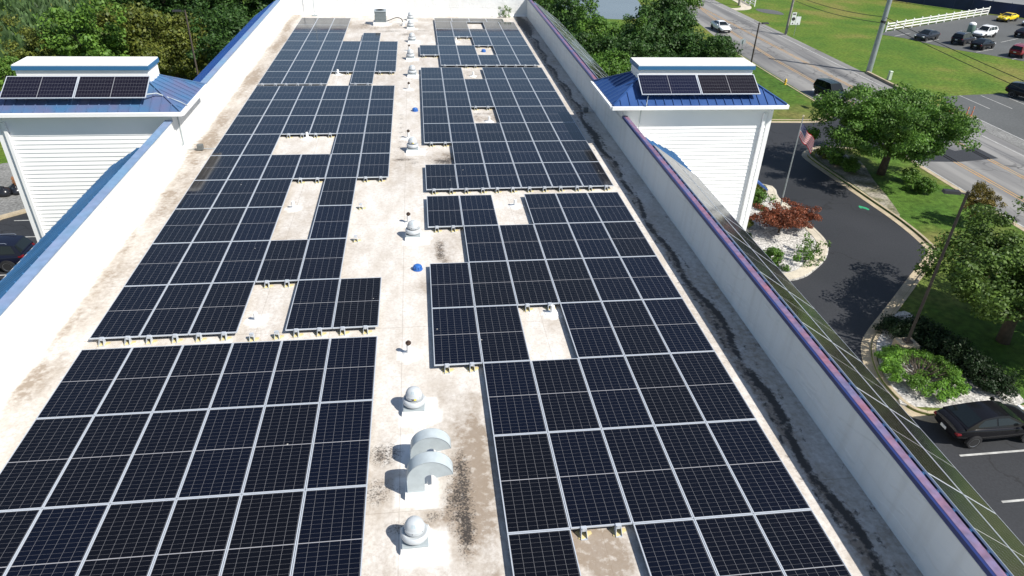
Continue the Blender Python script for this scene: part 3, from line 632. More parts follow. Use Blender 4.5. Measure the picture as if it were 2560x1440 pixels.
# ================================================================ STAIR TOWERS
def siding(m,p0,p1,z0,z1,n,lap=.175):
    """lapped boards on the face from p0 to p1 (2-D), outward normal n"""
    z=z0; k=0
    while z<z1-.01:
        zt=min(z+lap,z1); o=.022
        a=(p0[0]+n[0]*o,p0[1]+n[1]*o,z); b=(p1[0]+n[0]*o,p1[1]+n[1]*o,z); c=(p1[0],p1[1],zt); d=(p0[0],p0[1],zt)
        a2=(p0[0],p0[1],z); b2=(p1[0],p1[1],z)
        m.add([a,b,c,d,a2,b2],[(0,1,2,3),(4,5,1,0)]); z+=lap
sidm=mat('white_siding',(0.85,0.85,0.84),0.45,var=.04,vscale=.6)
def tower(s,rmat,labels):
    T=tag(empty('stair_tower',(12.5*s,30,GZ)),labels[0],'tower')
    off=Vector((12.5*s,30,GZ))
    def P(m,name,mats,parent=T,**k):
        m.v=[(x-off.x,y-off.y,z-off.z) for x,y,z in m.v]; return m.build(name,mats,parent,**k)
    xi=9.22 if s>0 else -9.02; xo=15.9 if s>0 else -15.55; yn,yf=28.3,31.4; ze=1.55 if s>0 else 1.45
    lo,hi=min(xi,xo),max(xi,xo)
    m=MB(); m.box(lo,hi,yn+.03,yf,GZ,ze-.12); 
    siding(m,(lo,yn),(hi,yn),GZ,ze-.12,(0,-1)); siding(m,(xo-.03*s,yn),(xo-.03*s,yf),GZ,ze-.12,(s,0))
    P(m,'wall',sidm)
    for (xa,ya) in ((xo,yn),):
        m=MB(); m.box(xa-.16*s if s>0 else xa-.0,xa+.035 if s>0 else xa+.16,yn-.035,yn+.15,GZ,ze-.13); P(m,'corner_board',white)
    m=MB(); m.box(*( (xo-.42,xo-.30) if s>0 else (xo+.30,xo+.42)),yn-.13,yn-.035,GZ+.3,ze-.45); P(m,'downspout',white)
    # membrane on the inner side facing the roof
    m=MB(); m.box(*((xi-.025,xi) if s>0 else (xi,xi+.025)),yn-.05,yf+.5,RZ,ze-.1); P(m,'inner_flashing',memb)
    # hip roof
    ei=8.66 if s>0 else -8.55; eo=16.3 if s>0 else -16.1; ey0,ey1=27.95,31.75; a,b=min(ei,eo),max(ei,eo); rise=1.06; yc=(ey0+ey1)/2; hh=1.9
    m=MB(); m.add([(a,ey0,ze),(b,ey0,ze),(b,ey1,ze),(a,ey1,ze),(a+hh,yc,ze+rise),(b-hh,yc,ze+rise),(a,ey0,ze-.06),(b,ey0,ze-.06),(b,ey1,ze-.06),(a,ey1,ze-.06)],
        [(0,1,5,4),(2,3,4,5),(3,0,4),(1,2,5),(0,6,7,1),(1,7,8,2),(2,8,9,3),(3,9,6,0),(9,8,7,6)])
    def rib(p,q,w=.02,h=.04):
        p=Vector(p);q=Vector(q);d=(q-p).normalized(); sd=d.cross(Vector((0,0,1))).normalized()*w; u=Vector((0,0,h))
        m.add([p-sd,p+sd,q+sd,q-sd,p-sd+u,p+sd+u,q+sd+u,q-sd+u],[(4,5,6,7),(0,1,5,4),(2,3,7,6),(1,2,6,5),(3,0,4,7)])
    for pt,tp in (((a,ey0),a+hh),((b,ey0),b-hh),((b,ey1),b-hh),((a,ey1),a+hh)): rib((pt[0],pt[1],ze),(tp,yc,ze+rise),.04,.05)
    x=a+.35
    while x<b-.2:
        t=min(1,(x-a)/hh,(b-x)/hh)
        for yy in (ey0,ey1): rib((x,yy,ze),(x,yy+(yc-yy)*t,ze+rise*t))
        x+=.38
    y=ey0+.35
    while y<ey1-.2:
        t=min(1,(y-ey0)/hh,(ey1-y)/hh)
        rib((a,y,ze),(a+hh*t,y,ze+rise*t)); rib((b,y,ze),(b-hh*t,y,ze+rise*t)); y+=.38
    P(m,'roof',rmat)
    m=MB()
    for p,q in (((a-.06,ey0-.06),(b+.06,ey0-.06)),((a-.06,ey0-.02),(a-.06,ey1+.06)),((b+.06,ey0-.02),(b+.06,ey1+.06))):
        if p[0]==q[0]: m.box(p[0]-.06,p[0]+.06,p[1],q[1],ze-.15,ze-.02)
        else: m.box(p[0],q[0],p[1]-.06,p[1]+.06,ze-.152,ze-.018)
    P(m,'gutter',white)
    m=MB(); m.box(a+.02,b-.02,ey0+.02,ey1-.02,ze-.16,ze-.065); P(m,'soffit',white)
    # raised box on the ridge
    bx0,bx1=(9.95,15.15) if s>0 else (-14.75,-9.82)
    m=MB(); m.box(bx0+.05,bx1-.05,29.3,30.5,ze+.3,2.82); bx=P(m,'roof_box',white)
    m=MB(); m.box(bx0-.02,bx1+.02,29.22,30.58,2.70,2.86); P(m,'box_trim',bluestrip)
    m=MB(); m.box(bx0,bx1,29.24,30.56,2.86,2.90,taper=.0); P(m,'box_lid',curbm)
    if s>0:
        m=MB(); m.add([(15.94,28.9,-2.15),(16.6,28.35,-2.55),(16.6,30.6,-2.55),(15.94,30.0,-2.15),(15.94,28.9,-2.25),(16.6,28.35,-2.65),(16.6,30.6,-2.65),(15.94,30.0,-2.25)],[(0,1,2,3),(7,6,5,4),(0,4,5,1),(1,5,6,2),(2,6,7,3),(3,7,4,0)]); P(m,'canopy',blueR)
    m=MB()
    if s>0:
        m.tube([(10.1,28.0,1.95),(10.05,27.85,1.6),(9.95,28.2,1.3),(9.9,28.22,-1.5)],.02)
        m.tube([(8.9,29.4,1.6),(9.12,29.4,1.3),(9.12,29.4,.9)],.02)
    else:
        m.tube([(-9.85,28.35,2.0),(-9.5,28.6,1.98),(-8.75,28.75,1.6),(-8.5,28.75,1.45),(-8.7,28.7,1.2),(-8.96,28.75,1.0),(-8.96,28.75,-.3)],.025)
    P(m,'conduit',galv,smooth=True)
    # panels
    x0=(9.87 if s>0 else -14.97); tl=math.atan2(.57,1.0)
    for j in range(2):
        M=Matrix.Translation((x0+j*2.62+2.6,28.1,1.98+(0 if s>0 else -.03)))@Matrix.Rotation(tl,4,'X')@Matrix.Rotation(R(90),4,'Z')
        o=TP if (s>0 and j==0) else copy_tree(TP)
        o.matrix_world=M; tag(o,labels[1]+(', left one' if j==0 else ', right one'),'solar panel','solar panels on the towers')
TP=panel_proto(1.15,2.60,pvmat('solar_cells_wide',6,24,True,1.15,2.60,base=(.010,.009,.016)),fr=.03)
tower(1,towR,['white clapboard tower with blue hip roof beside the dark driveway','framed dark panel on the blue hip roof of the right tower'])
tower(-1,towL,['white clapboard tower with faded pinkish blue hip roof near the woods','framed dark panel on the faded hip roof of the left tower'])

# ================================================================ ROOF EQUIPMENT
FN=empty('exhaust_fan',(0,0,0))
m=MB(); m.box(-.31,.31,-.31,.31,0,.12,taper=.02); m.build('curb',curbm,FN)
m=MB(); m.box(-.27,.27,-.27,.27,.12,.17); m.build('base_plate',galv,FN,bevel=.01)
m=MB(); m.lathe([(.20,.17),(.22,.20),(.262,.205),(.285,.235),(.285,.285),(.268,.33),(.245,.345),(.235,.34)],n=40); m.build('wind_band',fanw,FN,smooth=True)
m=MB(); m.lathe([(.165,.36),(.205,.385),(.207,.465),(.198,.475),(.19,.52),(.16,.575),(.11,.615),(.05,.632),(.01,.635)],n=40); hd=m.build('hood',fanw,FN,smooth=True)
m=MB()
for k in range(6):
    a=k*math.pi/3+.3; m.box(-.01,.01,-.008,.008,-.01,.01,Matrix.Translation((.2*math.cos(a),.2*math.sin(a),.44)))
m.build('bolts',darkpl,hd)
m=MB(); m.add([(r*math.cos(a),r*math.sin(a),z) for r,z,a in [(.168,.569,-2.0),(.168,.569,-1.75),(.122,.612,-1.75),(.122,.612,-2.0),(.168,.569,-1.65),(.168,.569,-1.4),(.122,.612,-1.4),(.122,.612,-1.65)]],[(0,1,2,3),(4,5,6,7)]); m.build('instruction_label',mat('grey_label',(.36,.43,.46),.5),hd)
yl=mat('yellow_label',(.75,.62,.02),.4)
fl=['nearest mushroom exhaust fan, just in front of the two curved ducts','exhaust fan with a yellow label just beyond the curved ducts','exhaust fan standing alone in mid lane between two dark-capped pipes','exhaust fan with a small yellow label beyond the third dark-capped pipe','exhaust fan nearest the lone far pipe, beside the step in the left array','exhaust fan beside the single panel sticking into the lane','exhaust fan fourth from the back wall with a square cap','exhaust fan second from the back wall','exhaust fan hard against the white back wall']
fl[6]='exhaust fan with a dark cap, third from the back wall'
for i,(x,y) in enumerate(FANS):
    o=FN if i==0 else copy_tree(FN)
    o.location=(x,y,RZ); o.scale=(.88,.88,.92); o.rotation_euler=(0,0,random.uniform(-.04,.04)); tag(o,fl[i],'exhaust fan','exhaust fans in the centre lane')
    if i in (1,3):
        hd2=[c for c in o.children if c.name.startswith('hood')][0]
        m=MB()
        for k in range(6):
            a0=-1.78+k*.09; a1=a0+.09; r=.2085
            m.quad((r*math.cos(a0),r*math.sin(a0),.405),(r*math.cos(a1),r*math.sin(a1),.405),(r*math.cos(a1),r*math.sin(a1),.45),(r*math.cos(a0),r*math.sin(a0),.45))
            m.mi[-1]=0 if k>2 else 1
        m.build('warning_label',[yl,mat('label_brown',(.10,.07,.05),.6)],hd2,flat=True)
# goose-neck ducts
def duct(x,y,H,sc,label):
    D=tag(empty('curved_duct',(x,y,RZ)),label,'roof duct','curved sheet metal ducts'); D.scale=(sc,sc,sc)
    m=MB(); m.box(-.24,.24,-.22,.22,0,.14,taper=.015); m.build('curb',curbm,D)
    ro,ri=.48,.12; wl=.15; xc=-.18+ro; path_o=[];path_i=[]
    N=22; path_o.append((xc-ro,.14)); path_i.append((xc-ri,.14))
    for k in range(N+1):
        a=math.pi-R(168)*k/N
        path_o.append((xc+ro*math.cos(a),H+ro*math.sin(a))); path_i.append((xc+ri*math.cos(a),H+ri*math.sin(a)))
    m=MB(); vs=[];n=len(path_o)
    for (ox,oz),(ix,iz) in zip(path_o,path_i): vs+=[(ox,-wl,oz),(ox,wl,oz),(ix,wl,iz),(ix,-wl,iz)]
    fs=[]
    for i in range(n-1):
        for k in range(4): fs.append((i*4+k,i*4+(k+1)%4,(i+1)*4+(k+1)%4,(i+1)*4+k))
    fs+=[(0,1,2,3)]
    m.add(vs,fs); m.build('duct',mat('sheet_metal',(.50,.56,.58),.45,.1,var=.14,vscale=4),D,smooth=True)
    m=MB(); vs=[]
    for s_ in (-1,1):
        for off in (0,.012):
            pass
    for s_ in (-1,1):
        yy=s_*(wl+.006)
        for i in range(1,n-1,1):
            (x0,z0),(x1,z1)=path_o[i],path_o[i+1]; f=.975
            xa,za=xc+(x0-xc)*f,H+(z0-H)*f; xb,zb=xc+(x1-xc)*f,H+(z1-H)*f
            m.quad((x0,yy,z0),(x1,yy,z1),(xb,yy,zb),(xa,yy,za))
    m.build('seam_lip',galv,D)
    i=n-1; (ox,oz),(ix,iz)=path_o[i],path_i[i]
    m=MB(); m.quad((ox,-wl+.01,oz+.01),(ox,wl-.01,oz+.01),(ix,wl-.01,iz+.01),(ix,-wl+.01,iz+.01)); m.build('opening_screen',darkpl,D)
duct(DUCTS[0][0]+.0,DUCTS[0][1],.50,.93,'taller curved metal duct nearer the camera')
duct(DUCTS[1][0]+.02,DUCTS[1][1]-.36,.44,.86,'curved metal duct partly behind the nearer one')
# pipes with dark caps
ST=empty('vent_stack',(0,0,0))
m=MB(); m.lathe([(.16,0),(.13,.02),(.055,.05),(.05,.27)],n=20); m.build('pipe',curbm,ST,smooth=True)
m=MB(); m.lathe([(.045,.27),(.045,.30),(.07,.305),(.07,.34),(.04,.345),(.04,.375),(.03,.38)],n=20); m.build('cap',mat('pipe_cap',(.05,.03,.02),.6),ST,smooth=True)
sl=['dark-capped vent pipe nearest the camera, beyond the ducts','dark-capped vent pipe just behind the mid-lane fan','dark-capped vent pipe behind the fan with the yellow label','dark-capped vent pipe nearer the far group of fans','dark-capped vent pipe in the far lane between two fans']
for i,(x,y) in enumerate(STACKS):
    o=ST if i==0 else copy_tree(ST); o.location=(x,y,RZ); tag(o,sl[i],'vent pipe','dark-capped vent pipes')
WP=empty('roof_pipe',(0,0,0))
m=MB(); m.lathe([(.20,0),(.17,.015),(.06,.05),(.052,.22),(.05,.26),(.035,.265),(.035,.2)],n=18); m.build('pipe',mat('bright_membrane',(.86,.855,.83),.5),WP,smooth=True)
m=MB(); m.lathe([(.21,.0),(.21,.006),(.2,.012)],n=18); m.build('flashing',curbm,WP,smooth=True)
pl_=['low white pipe in the near gap of the left array','low white pipe in the long gap of the left array','low white pipe in the two-panel-wide gap of the left array','low white pipe in the farthest gap of the left array','low white pipe below the bracket in the near gap of the right array','low white pipe in the gap just beyond the nearest lane crossing of the right array','low white pipe in the square gap with the dark ring stain','low white pipe in the far right-array gap just before the upper block','low white pipe in the upper block gap of the right array']
for i,(x,y) in enumerate(PIPES):
    o=WP if i==0 else copy_tree(WP); o.location=(x,y,RZ); tag(o,pl_[i],'vent pipe','low white vent pipes')
BC=empty('roof_drain_cover',(0,0,0))
m=MB(); m.lathe([(.15,0),(.155,.02),(.13,.03),(.12,.10),(.09,.15),(.03,.165)],n=20); m.build('dome',bluecap,BC,smooth=True)
m=MB()
for k in range(10):
    a=k*.628; m.box(.11,.135,-.012,.012,.03,.12,Matrix.Rotation(a,4,'Z'))
m.build('ribs',bluecap,BC)
for i,(x,y,t) in enumerate([(.42,18.25,'blue plastic drain dome nearer the camera in the centre lane'),(.42,33.5,'blue plastic drain dome farther down the centre lane'),(4.8,45.5,'dull blue drain dome inside the far right array gap')]):
    o=BC if i==0 else copy_tree(BC); o.location=(x,y,RZ); tag(o,t,'drain cover','blue drain domes')
# condenser
AC=tag(empty('condenser_unit',(-1.92,53.7,RZ)),'grey air conditioning condenser on a white block by the back wall','air conditioner')
m=MB(); m.box(-.52,.52,-.50,.45,0,.22); m.build('support_block',curbm,AC)
m=MB(); m.box(-.40,.40,-.40,.40,.22,.92); m.build('coil_body',mat('coil_grey',(.13,.16,.17),.5,var=.2,vscale=6),AC,bevel=.02)
m=MB()
for k in range(7): m.box(-.405,.405,-.405,.405,.28+k*.09,.295+k*.09)
m.build('louvres',mat('louvre_grey',(.33,.36,.37),.4),AC)
m=MB(); m.box(-.42,.42,-.42,.42,.92,.98); tp=m.build('lid',galv,AC,bevel=.02)
m=MB(); m.lathe([(.31,.98),(.31,1.0),(.29,1.0)],n=28)
for k in range(5): m.lathe([(.05+.05*k,1.0),(.058+.05*k,1.008)],n=24)
m.build('fan_grille',mat('grille_dark',(.10,.12,.13),.4),tp,smooth=True)
HS=MB(); HS.tube(smooth_path([(-1.5,53.6,RZ+.25),(-1.2,53.8,RZ+.32),(-.8,54.0,RZ+.42),(-.45,53.9,RZ+.35),(-.33,53.5,RZ+.12),(-.33,53.3,RZ+.02)],5),.03); tag(HS.build('refrigerant_hose',blackm,smooth=True),'black hose arching from the condenser to the roof','hose')
m=MB(); m.lathe([(.13,0),(.11,.02),(.10,.22),(.08,.24)],c=(-.33,53.25,RZ),n=16); tag(m.build('pipe_boot',curbm,smooth=True),'short white boot where the black hose enters the roof','pipe boot')
# mast on back wall
ma=tag(empty('antenna_mast',(-6.9,56.55,RZ)),'thin grey mast on a small base by the back wall, far left corner','mast')
m=MB(); m.box(-.2,.2,-.1,.1,0,.1); m.build('base',galv,ma)
m=MB(); m.tube([(0,0,.1),(-.02,0,2.2)],.022); m.build('pole',galv,ma,smooth=True)
# junction boxes with conduit
for (x,y,s_,t) in ((-8.28,28.55,1,'small dark junction box with conduit on the left roof margin'),(8.75,33.1,-1,'small dark junction box with conduit under the right parapet')):
    J=tag(empty('junction_box',(x,y,RZ)),t,'junction box')
    m=MB(); m.box(-.11,.11,-.1,.1,.03,.25); m.build('box',mat('box_grey',(.12,.13,.13),.5),J,bevel=.01)
    m=MB(); m.tube([(-.68*s_,0,.3),(-.66*s_,0,.06),(-.1*s_,0,.06)],.016); m.tube([(.1*s_,.02,.06),(.75*s_,.02,.06)],.014); m.build('conduit',galv,J,smooth=True)

# ================================================================ VEGETATION
def leaf_mesh(name,centers,radii,nper,size,flat=.75,seed=0,up=.35):
    r=np.random.default_rng(seed); C=np.repeat(np.array(centers),nper,0); Rr=np.repeat(np.array(radii),nper)
    N=len(C); d=r.normal(size=(N,3)); d/=np.linalg.norm(d,axis=1)[:,None]; rad=Rr*(r.random(N)**.35)
    p=C+d*np.stack([rad,rad,rad*flat],1)
    nrm=d+r.normal(size=(N,3))*.55+np.array([0,0,up]); nrm/=np.linalg.norm(nrm,axis=1)[:,None]
    t=np.cross(nrm,r.normal(size=(N,3))); t/=np.linalg.norm(t,axis=1)[:,None]; b=np.cross(nrm,t)
    s=size*(.6+.8*r.random(N))[:,None]
    v=np.stack([p-t*s*.5,p-b*s*.32,p+t*s*.5,p+b*s*.32],1).reshape(-1,3).astype(np.float32)
    me=bpy.data.meshes.new(name); me.vertices.add(4*N); me.vertices.foreach_set('co',v.ravel())
    me.loops.add(4*N); me.loops.foreach_set('vertex_index',np.arange(4*N,dtype=np.int32)); me.polygons.add(N)
    me.polygons.foreach_set('loop_start',np.arange(0,4*N,4,dtype=np.int32)); me.update(calc_edges=True)
    return me
def crown_clumps(rx,ry,rz,zc,n,rc,seed,lobes=5):
    """clumps spread over a lobed volume, fewer inside"""
    r=np.random.default_rng(seed); cs=[];rs=[]
    L=[(r.normal(size=3)*np.array([.42,.42,.3]),.45+.25*r.random()) for _ in range(lobes)]
    L.append((np.zeros(3),.72))
    while len(cs)<n:
        c,s=L[r.integers(len(L))]; d=r.normal(size=3); d/=np.linalg.norm(d); q=c+d*s*(.75+.3*r.random())
        if q[2]<-.75 or math.hypot(q[0],q[1])>1.22: continue
        cs.append((q[0]*rx,q[1]*ry,zc+q[2]*rz)); rs.append(rc*(.6+.8*r.random()))
    return cs,rs
TM={}
def tree_meshes(kind):
    if kind in TM: return TM[kind]
    seed=hash_(kind)
    if kind=='oak':   # broad park tree, unit metres
        cs,rs=crown_clumps(5.5,5.4,3.1,4.5,270,.85,11,9); lm=leaf_mesh('crown',cs,rs,260,.185,.6,1); tr=trunk(4.6,.30,[(2.6,.4,5.2),(-2.4,1.0,5.0),(.5,-2.4,5.6),(-.6,2.6,5.8),(1.8,-1.6,4.4),(-2.0,-1.9,4.9),(.2,.2,6.6)],2.0)
    elif kind=='round':
        cs,rs=crown_clumps(3.4,3.4,3.6,4.6,120,.75,21,6); lm=leaf_mesh('crown',cs,rs,110,.27,.7,2); tr=trunk(4,.2,[(1,.5,5),(-1,.8,5.4),(.3,-1.1,5)],2)
    elif kind=='tall':
        cs,rs=crown_clumps(3.0,3.0,4.8,5.6,130,.7,31,7); lm=leaf_mesh('crown',cs,rs,105,.26,.8,3); tr=trunk(5,.2,[(1,.5,6),(-1,.8,6.4),(.3,-1.1,6)],2.6)
    elif kind=='wide':
        cs,rs=crown_clumps(4.2,4.2,3.3,4.0,140,.9,41,9); lm=leaf_mesh('crown',cs,rs,115,.29,.6,4); tr=trunk(3.6,.22,[(1.6,.5,4.6),(-1.5,.8,4.4),(.3,-1.6,4.5)],1.8)
    elif kind=='cedar':
        r=np.random.default_rng(5); cs=[];rs=[]
        for i in range(110):
            z=.4+8.2*r.random()**1.2; R0=2.3*(1-z/9.2)+.25; a=r.random()*6.283; q=R0*(.65+.45*r.random()); cs.append((q*math.cos(a),q*math.sin(a),z)); rs.append(.5)
        lm=leaf_mesh('crown',cs,rs,120,.20,1.2,5,.1); tr=trunk(8,.16,[],1)
    elif kind=='shrub':
        cs,rs=crown_clumps(.9,.9,.7,.7,26,.3,51,4); lm=leaf_mesh('crown',cs,rs,90,.12,.8,6); tr=trunk(.6,.04,[(.2,.1,.9),(-.2,.2,.8)],.2)
    elif kind=='maple':
        cs,rs=crown_clumps(1.75,1.6,.75,1.35,55,.42,61,7); lm=leaf_mesh('crown',cs,rs,130,.12,.45,7); tr=trunk(.9,.07,[(.7,.3,1.4),(-.7,.2,1.3),(.2,-.7,1.3),(0,.5,1.5)],.4)
    elif kind=='spreading':
        r=np.random.default_rng(8); cs=[];rs=[]
        for i in range(190):
            a=r.random()*6.283; q=.8+.72*r.random() if i>16 else r.random()*.8; cs.append((1.0*q*math.cos(a),1.12*q*math.sin(a),.18+.5*(1-abs(q-1.0))*(.5+.5*r.random()))); rs.append(.2)
        lm=leaf_mesh('crown',cs,rs,120,.075,.55,8,.7); tr=trunk(.3,.05,[(.9*math.cos(k),.9*math.sin(k),.62+.05*math.sin(3*k)) for k in np.arange(0,6.2,.45)]+[(.5*math.cos(k),.5*math.sin(k),.7) for k in np.arange(0.2,6.2,.5)],.1)
    elif kind=='hedge':
        cs,rs=crown_clumps(1.35,1.2,.75,.7,50,.36,71,6); lm=leaf_mesh('crown',cs,rs,110,.11,.8,9); tr=trunk(.5,.05,[(.5,.2,.8),(-.4,.3,.8)],.2)
    elif kind=='thin':
        r=np.random.default_rng(9); cs=[((r.random()-.5)*1.1,(r.random()-.5)*1.1,.15+.9*r.random()) for _ in range(16)]; lm=leaf_mesh('crown',cs,[.2]*16,45,.10,1,10); tr=trunk(.5,.02,[(.3*math.cos(k),.3*math.sin(k),.9) for k in range(6)],.1)
    TM[kind]=(lm,tr); return TM[kind]
def hash_(s): return sum(ord(c) for c in s)
def trunk(h,r,limbs,start):
    m=MB(); pts=[(0,0,0),(r*.25,0,h*.35),(-r*.2,r*.3,h*.7),(0,0,h)]; m.tube(pts,[r*1.25,r,r*.8,r*.45],9)
    for l in limbs:
        l=Vector(l); a=Vector((0,0,start)); mid=a.lerp(l,.5)+Vector((0,0,-.08*l.length)); e=a.lerp(l,1.0)
        m.tube([a,mid,e],[r*.55,r*.38,r*.14],7)
        for k in (-1,1):
            s=Vector((-(l.y),l.x,0))*.22*k; m.tube([mid,mid.lerp(e,.6)+s*.5+Vector((0,0,.1*h*.1)),e+s],[r*.26,r*.18,r*.07],5)
    me=bpy.data.meshes.new('trunk'); me.from_pydata(m.v,[],m.f); me.materials.append(bark); me.shade_smooth(); return me
def plant(kind,leaf,x,y,s,label,cat,group=None,name='broadleaf_tree',sz=None,rz=None,z=GZ):
    lm,tr=tree_meshes(kind)
    e=empty(name,(x,y,z),rz if rz is not None else random.uniform(0,6.28)); e.scale=(s,s,sz or s); tag(e,label,cat,group)
    c=bpy.data.objects.new('crown',lm); 
    if not lm.materials: lm.materials.append(LF[leaf])
    COL.objects.link(c); c.parent=e; c.material_slots[0].link='OBJECT'; c.material_slots[0].material=LF[leaf]
    t=bpy.data.objects.new('trunk',tr); COL.objects.link(t); t.parent=e
    return e
plant('oak','green',39.6,51.7,1.0,'large spreading leafy tree on the curbed island beside the road','tree',name='shade_tree',rz=-.45)
plant('oak','olive',32.4,27.9,1.0,'broad leafy tree at the right edge behind the light pole','tree',name='shade_tree',rz=2.2,sz=.86)
plant('wide','green',32.4,22.5,.75,'leafy tree behind the parked black sedan cut off by the frame','tree',name='shade_tree') if False else None
plant('maple','red',25.6,41.6,1.05,'low red leafed maple on the white gravel, left of a pair','small tree','red maples',name='red_maple',rz=.3)
plant('maple','red',27.2,42.4,.85,'smaller darker red maple at the curb beside the larger one','small tree','red maples',name='red_maple',rz=2.0)
plant('round','rust',40.8,41.8,.36,'small tree with rusty orange foliage on the verge behind the light pole','small tree',name='crepe_myrtle',sz=.42)
for kd,lf,x,y,s,t in [('shrub','yellow',26.4,47.6,1.0,'round olive shrub by the flagpole foot, farther one'),('shrub','green',26.0,46.0,1.1,'round green shrub in the gravel nearer the red maple'),('shrub','yellow',23.6,44.2,.8,'pale shrub close to the right tower'),('shrub','yellow',23.4,42.3,.7,'second pale shrub close to the right tower'),
 ('shrub','green',23.3,37.0,1.05,'dense green shrub at the near tip of the gravel island'),('thin','bright',26.3,38.2,1.3,'thin leggy green plant by the island curb'),('thin','green',25.4,37.3,1.1,'thin green plant between the maple and the dense shrub'),('shrub','hedge',22.3,40.2,.75,'dark clipped bush beside the right tower wall'),
 ('shrub','green',37.4,52.6,1.2,'bush at the trunk of the spreading tree, driveway side'),('shrub','yellow',36.7,55.4,1.0,'sparse shrub at the rounded tip of the curbed island'),('shrub','green',37.1,54.0,1.1,'green bush between the sparse shrub and the tree trunk'),('shrub','bright',41.3,50.0,1.15,'bright green bush behind the spreading tree towards the road'),('shrub','green',40.4,47.9,1.2,'green bush on the verge below the spreading tree')]:
    plant(kd,lf,x,y,s,t,'shrub',name='shrub')
plant('spreading','juniper',25.65,25.3,1.28,'bright green spreading juniper with bare grey branches in its centre','shrub',name='juniper_shrub')
for i,(x,y,s) in enumerate([(26.7,28.9,.9),(27.8,28.2,1.05),(28.4,26.9,1.1),(28.6,25.5,1.0),(28.7,24.3,.9)]):
    plant('hedge','hedge',x,y,s,f'dark green hedge bush behind the juniper, {ORD[i+1]} from the light pole','shrub','dark hedge bushes',name='hedge_bush')
plant('thin','bright',7.45,56.5,.7,'weed growing at the foot of the back wall, right corner','weed',name='weed',z=RZ)
# woods, west
W=[]
def woods(lst,where,grp):
    for i,(kd,lf,x,y,s,t) in enumerate(lst): plant(kd,lf,x,y,s,t+' '+where,'tree',grp,name='woodland_tree' if kd!='cedar' else 'cedar_tree')
woods([('round','bright',-31.6,76.5,1.15,'tall green tree behind the roof box'),('wide','yellow',-27.8,82.0,1.2,'broad olive yellow tree right of the green one'),('wide','yellow',-25.2,80.0,.85,'smaller olive tree nearest the tower roof'),('round','yellow',-37.0,76.5,.85,'low yellowish tree at the far left'),
 ('round','bright',-36.5,68.0,.75,'low leafy tree left of the roof box'),('round','bright',-40.5,66.5,.7,'pale green tree at the frame edge'),('tall','dark',-29.0,93.0,1.2,'dark tree behind the olive one'),('cedar','dark',-32.5,97.5,1.35,'dark conical tree at the top edge'),
 ('tall','dark',-23.5,95.0,1.15,'dark tree left of the wooden pole'),('wide','dark',-19.5,86.0,1.05,'dark leafy tree right of the wooden pole'),('round','dark',-18.2,77.0,1.05,'dark tree beside the blue roof slope'),('wide','green',-15.0,90.0,1.0,'mid green tree at the blue roof slope'),('tall','dark',-17.5,99.0,1.2,'dark tree farther back'),
 ('wide','dark',-14.0,82.0,.9,'dark tree close behind the blue roof slope'),('tall','green',-12.0,98.0,1.15,'green tree behind the left corner'),('wide','dark',-24.5,106.0,1.3,'big dark tree at the very back'),('wide','dark',-18.0,110.0,1.3,'big dark crown behind the others'),('wide','green',-31.5,108.0,1.2,'green crown at the top'),('wide','dark',-11.0,108.0,1.3,'dark crown by the corner'),
 ('round','green',-34.6,84.0,.95,'green tree between the yellowish and tall ones'),('round','dark',-16.5,71.0,.75,'low dark tree beyond the tower gutter'),('tall','dark',-38.5,105.0,1.0,'dark tree at the meadow edge'),('wide','dark',-26.0,66.0,.62,'low dark undergrowth tree behind the tower')],'in the left woods','trees of the left woods')
woods([('round','dark',19.0,92.0,1.1,'dark tree beside the far panels'),('wide','dark',15.8,80.0,1.0,'dark tree touching the panel slope'),('round','green',20.0,83.0,.95,'mid green tree above the panel slope'),('round','green',24.5,86.5,.72,'green tree below the pond'),('wide','dark',24.0,77.5,.9,'dark tree nearest the tower roof'),('wide','green',19.5,73.0,.8,'low green tree close to the tower roof'),
 ('wide','dark',29.5,84.5,1.12,'big dark tree in the middle of the clump'),('tall','dark',32.5,91.0,.88,'tall dark tree near the road'),('wide','dark',33.2,79.5,.92,'dark spreading tree beside the white car'),('tall','bright',36.8,99.5,1.0,'bright feathery tree at the road'),
 ('round','bright',37.0,82.5,.5,'small green tree above the roof box'),('wide','dark',15.0,104.0,1.15,'dark tree at the back corner'),('wide','green',17.0,103.5,1.0,'green tree behind the panel slope'),('cedar','green',26.3,82.0,.8,'upright cedar in front of the dark trees'),('round','dark',28.0,74.0,.6,'low dark tree behind the right tower')],'in the right clump','trees between the pond and the road')
# tall grass meadow far left
def tufts():
    r=np.random.default_rng(3); N=9000
    x=r.uniform(-90,-36,N); y=r.uniform(70,150,N); keep=(x+36<-(y-70)*.02); x=x[keep];y=y[keep]; N=len(x)
    h=.5+.7*r.random(N); a=r.random(N)*6.28; dx=.35*np.cos(a); dy=.35*np.sin(a); lx=r.normal(size=N)*.2; ly=r.normal(size=N)*.2
    v=np.stack([np.stack([x-dx,y-dy,np.full(N,GZ)],1),np.stack([x+dx,y+dy,np.full(N,GZ)],1),np.stack([x+dx*.3+lx,y+dy*.3+ly,GZ+h],1),np.stack([x-dx*.3+lx,y-dy*.3+ly,GZ+h*.9],1)],1).reshape(-1,3)
    me=bpy.data.meshes.new('tall_grass'); me.from_pydata(v.tolist(),[],[(4*i,4*i+1,4*i+2,4*i+3) for i in range(N)])
    me.materials.append(leafmat('meadow_blades',(0.10,0.17,0.06),(0.05,0.09,0.035),.3)); o=bpy.data.objects.new('tall_grass',me); COL.objects.link(o); o['kind']='stuff'
    o['label']='tall dark green meadow grass at the top left'; o['category']='grass'
tufts()

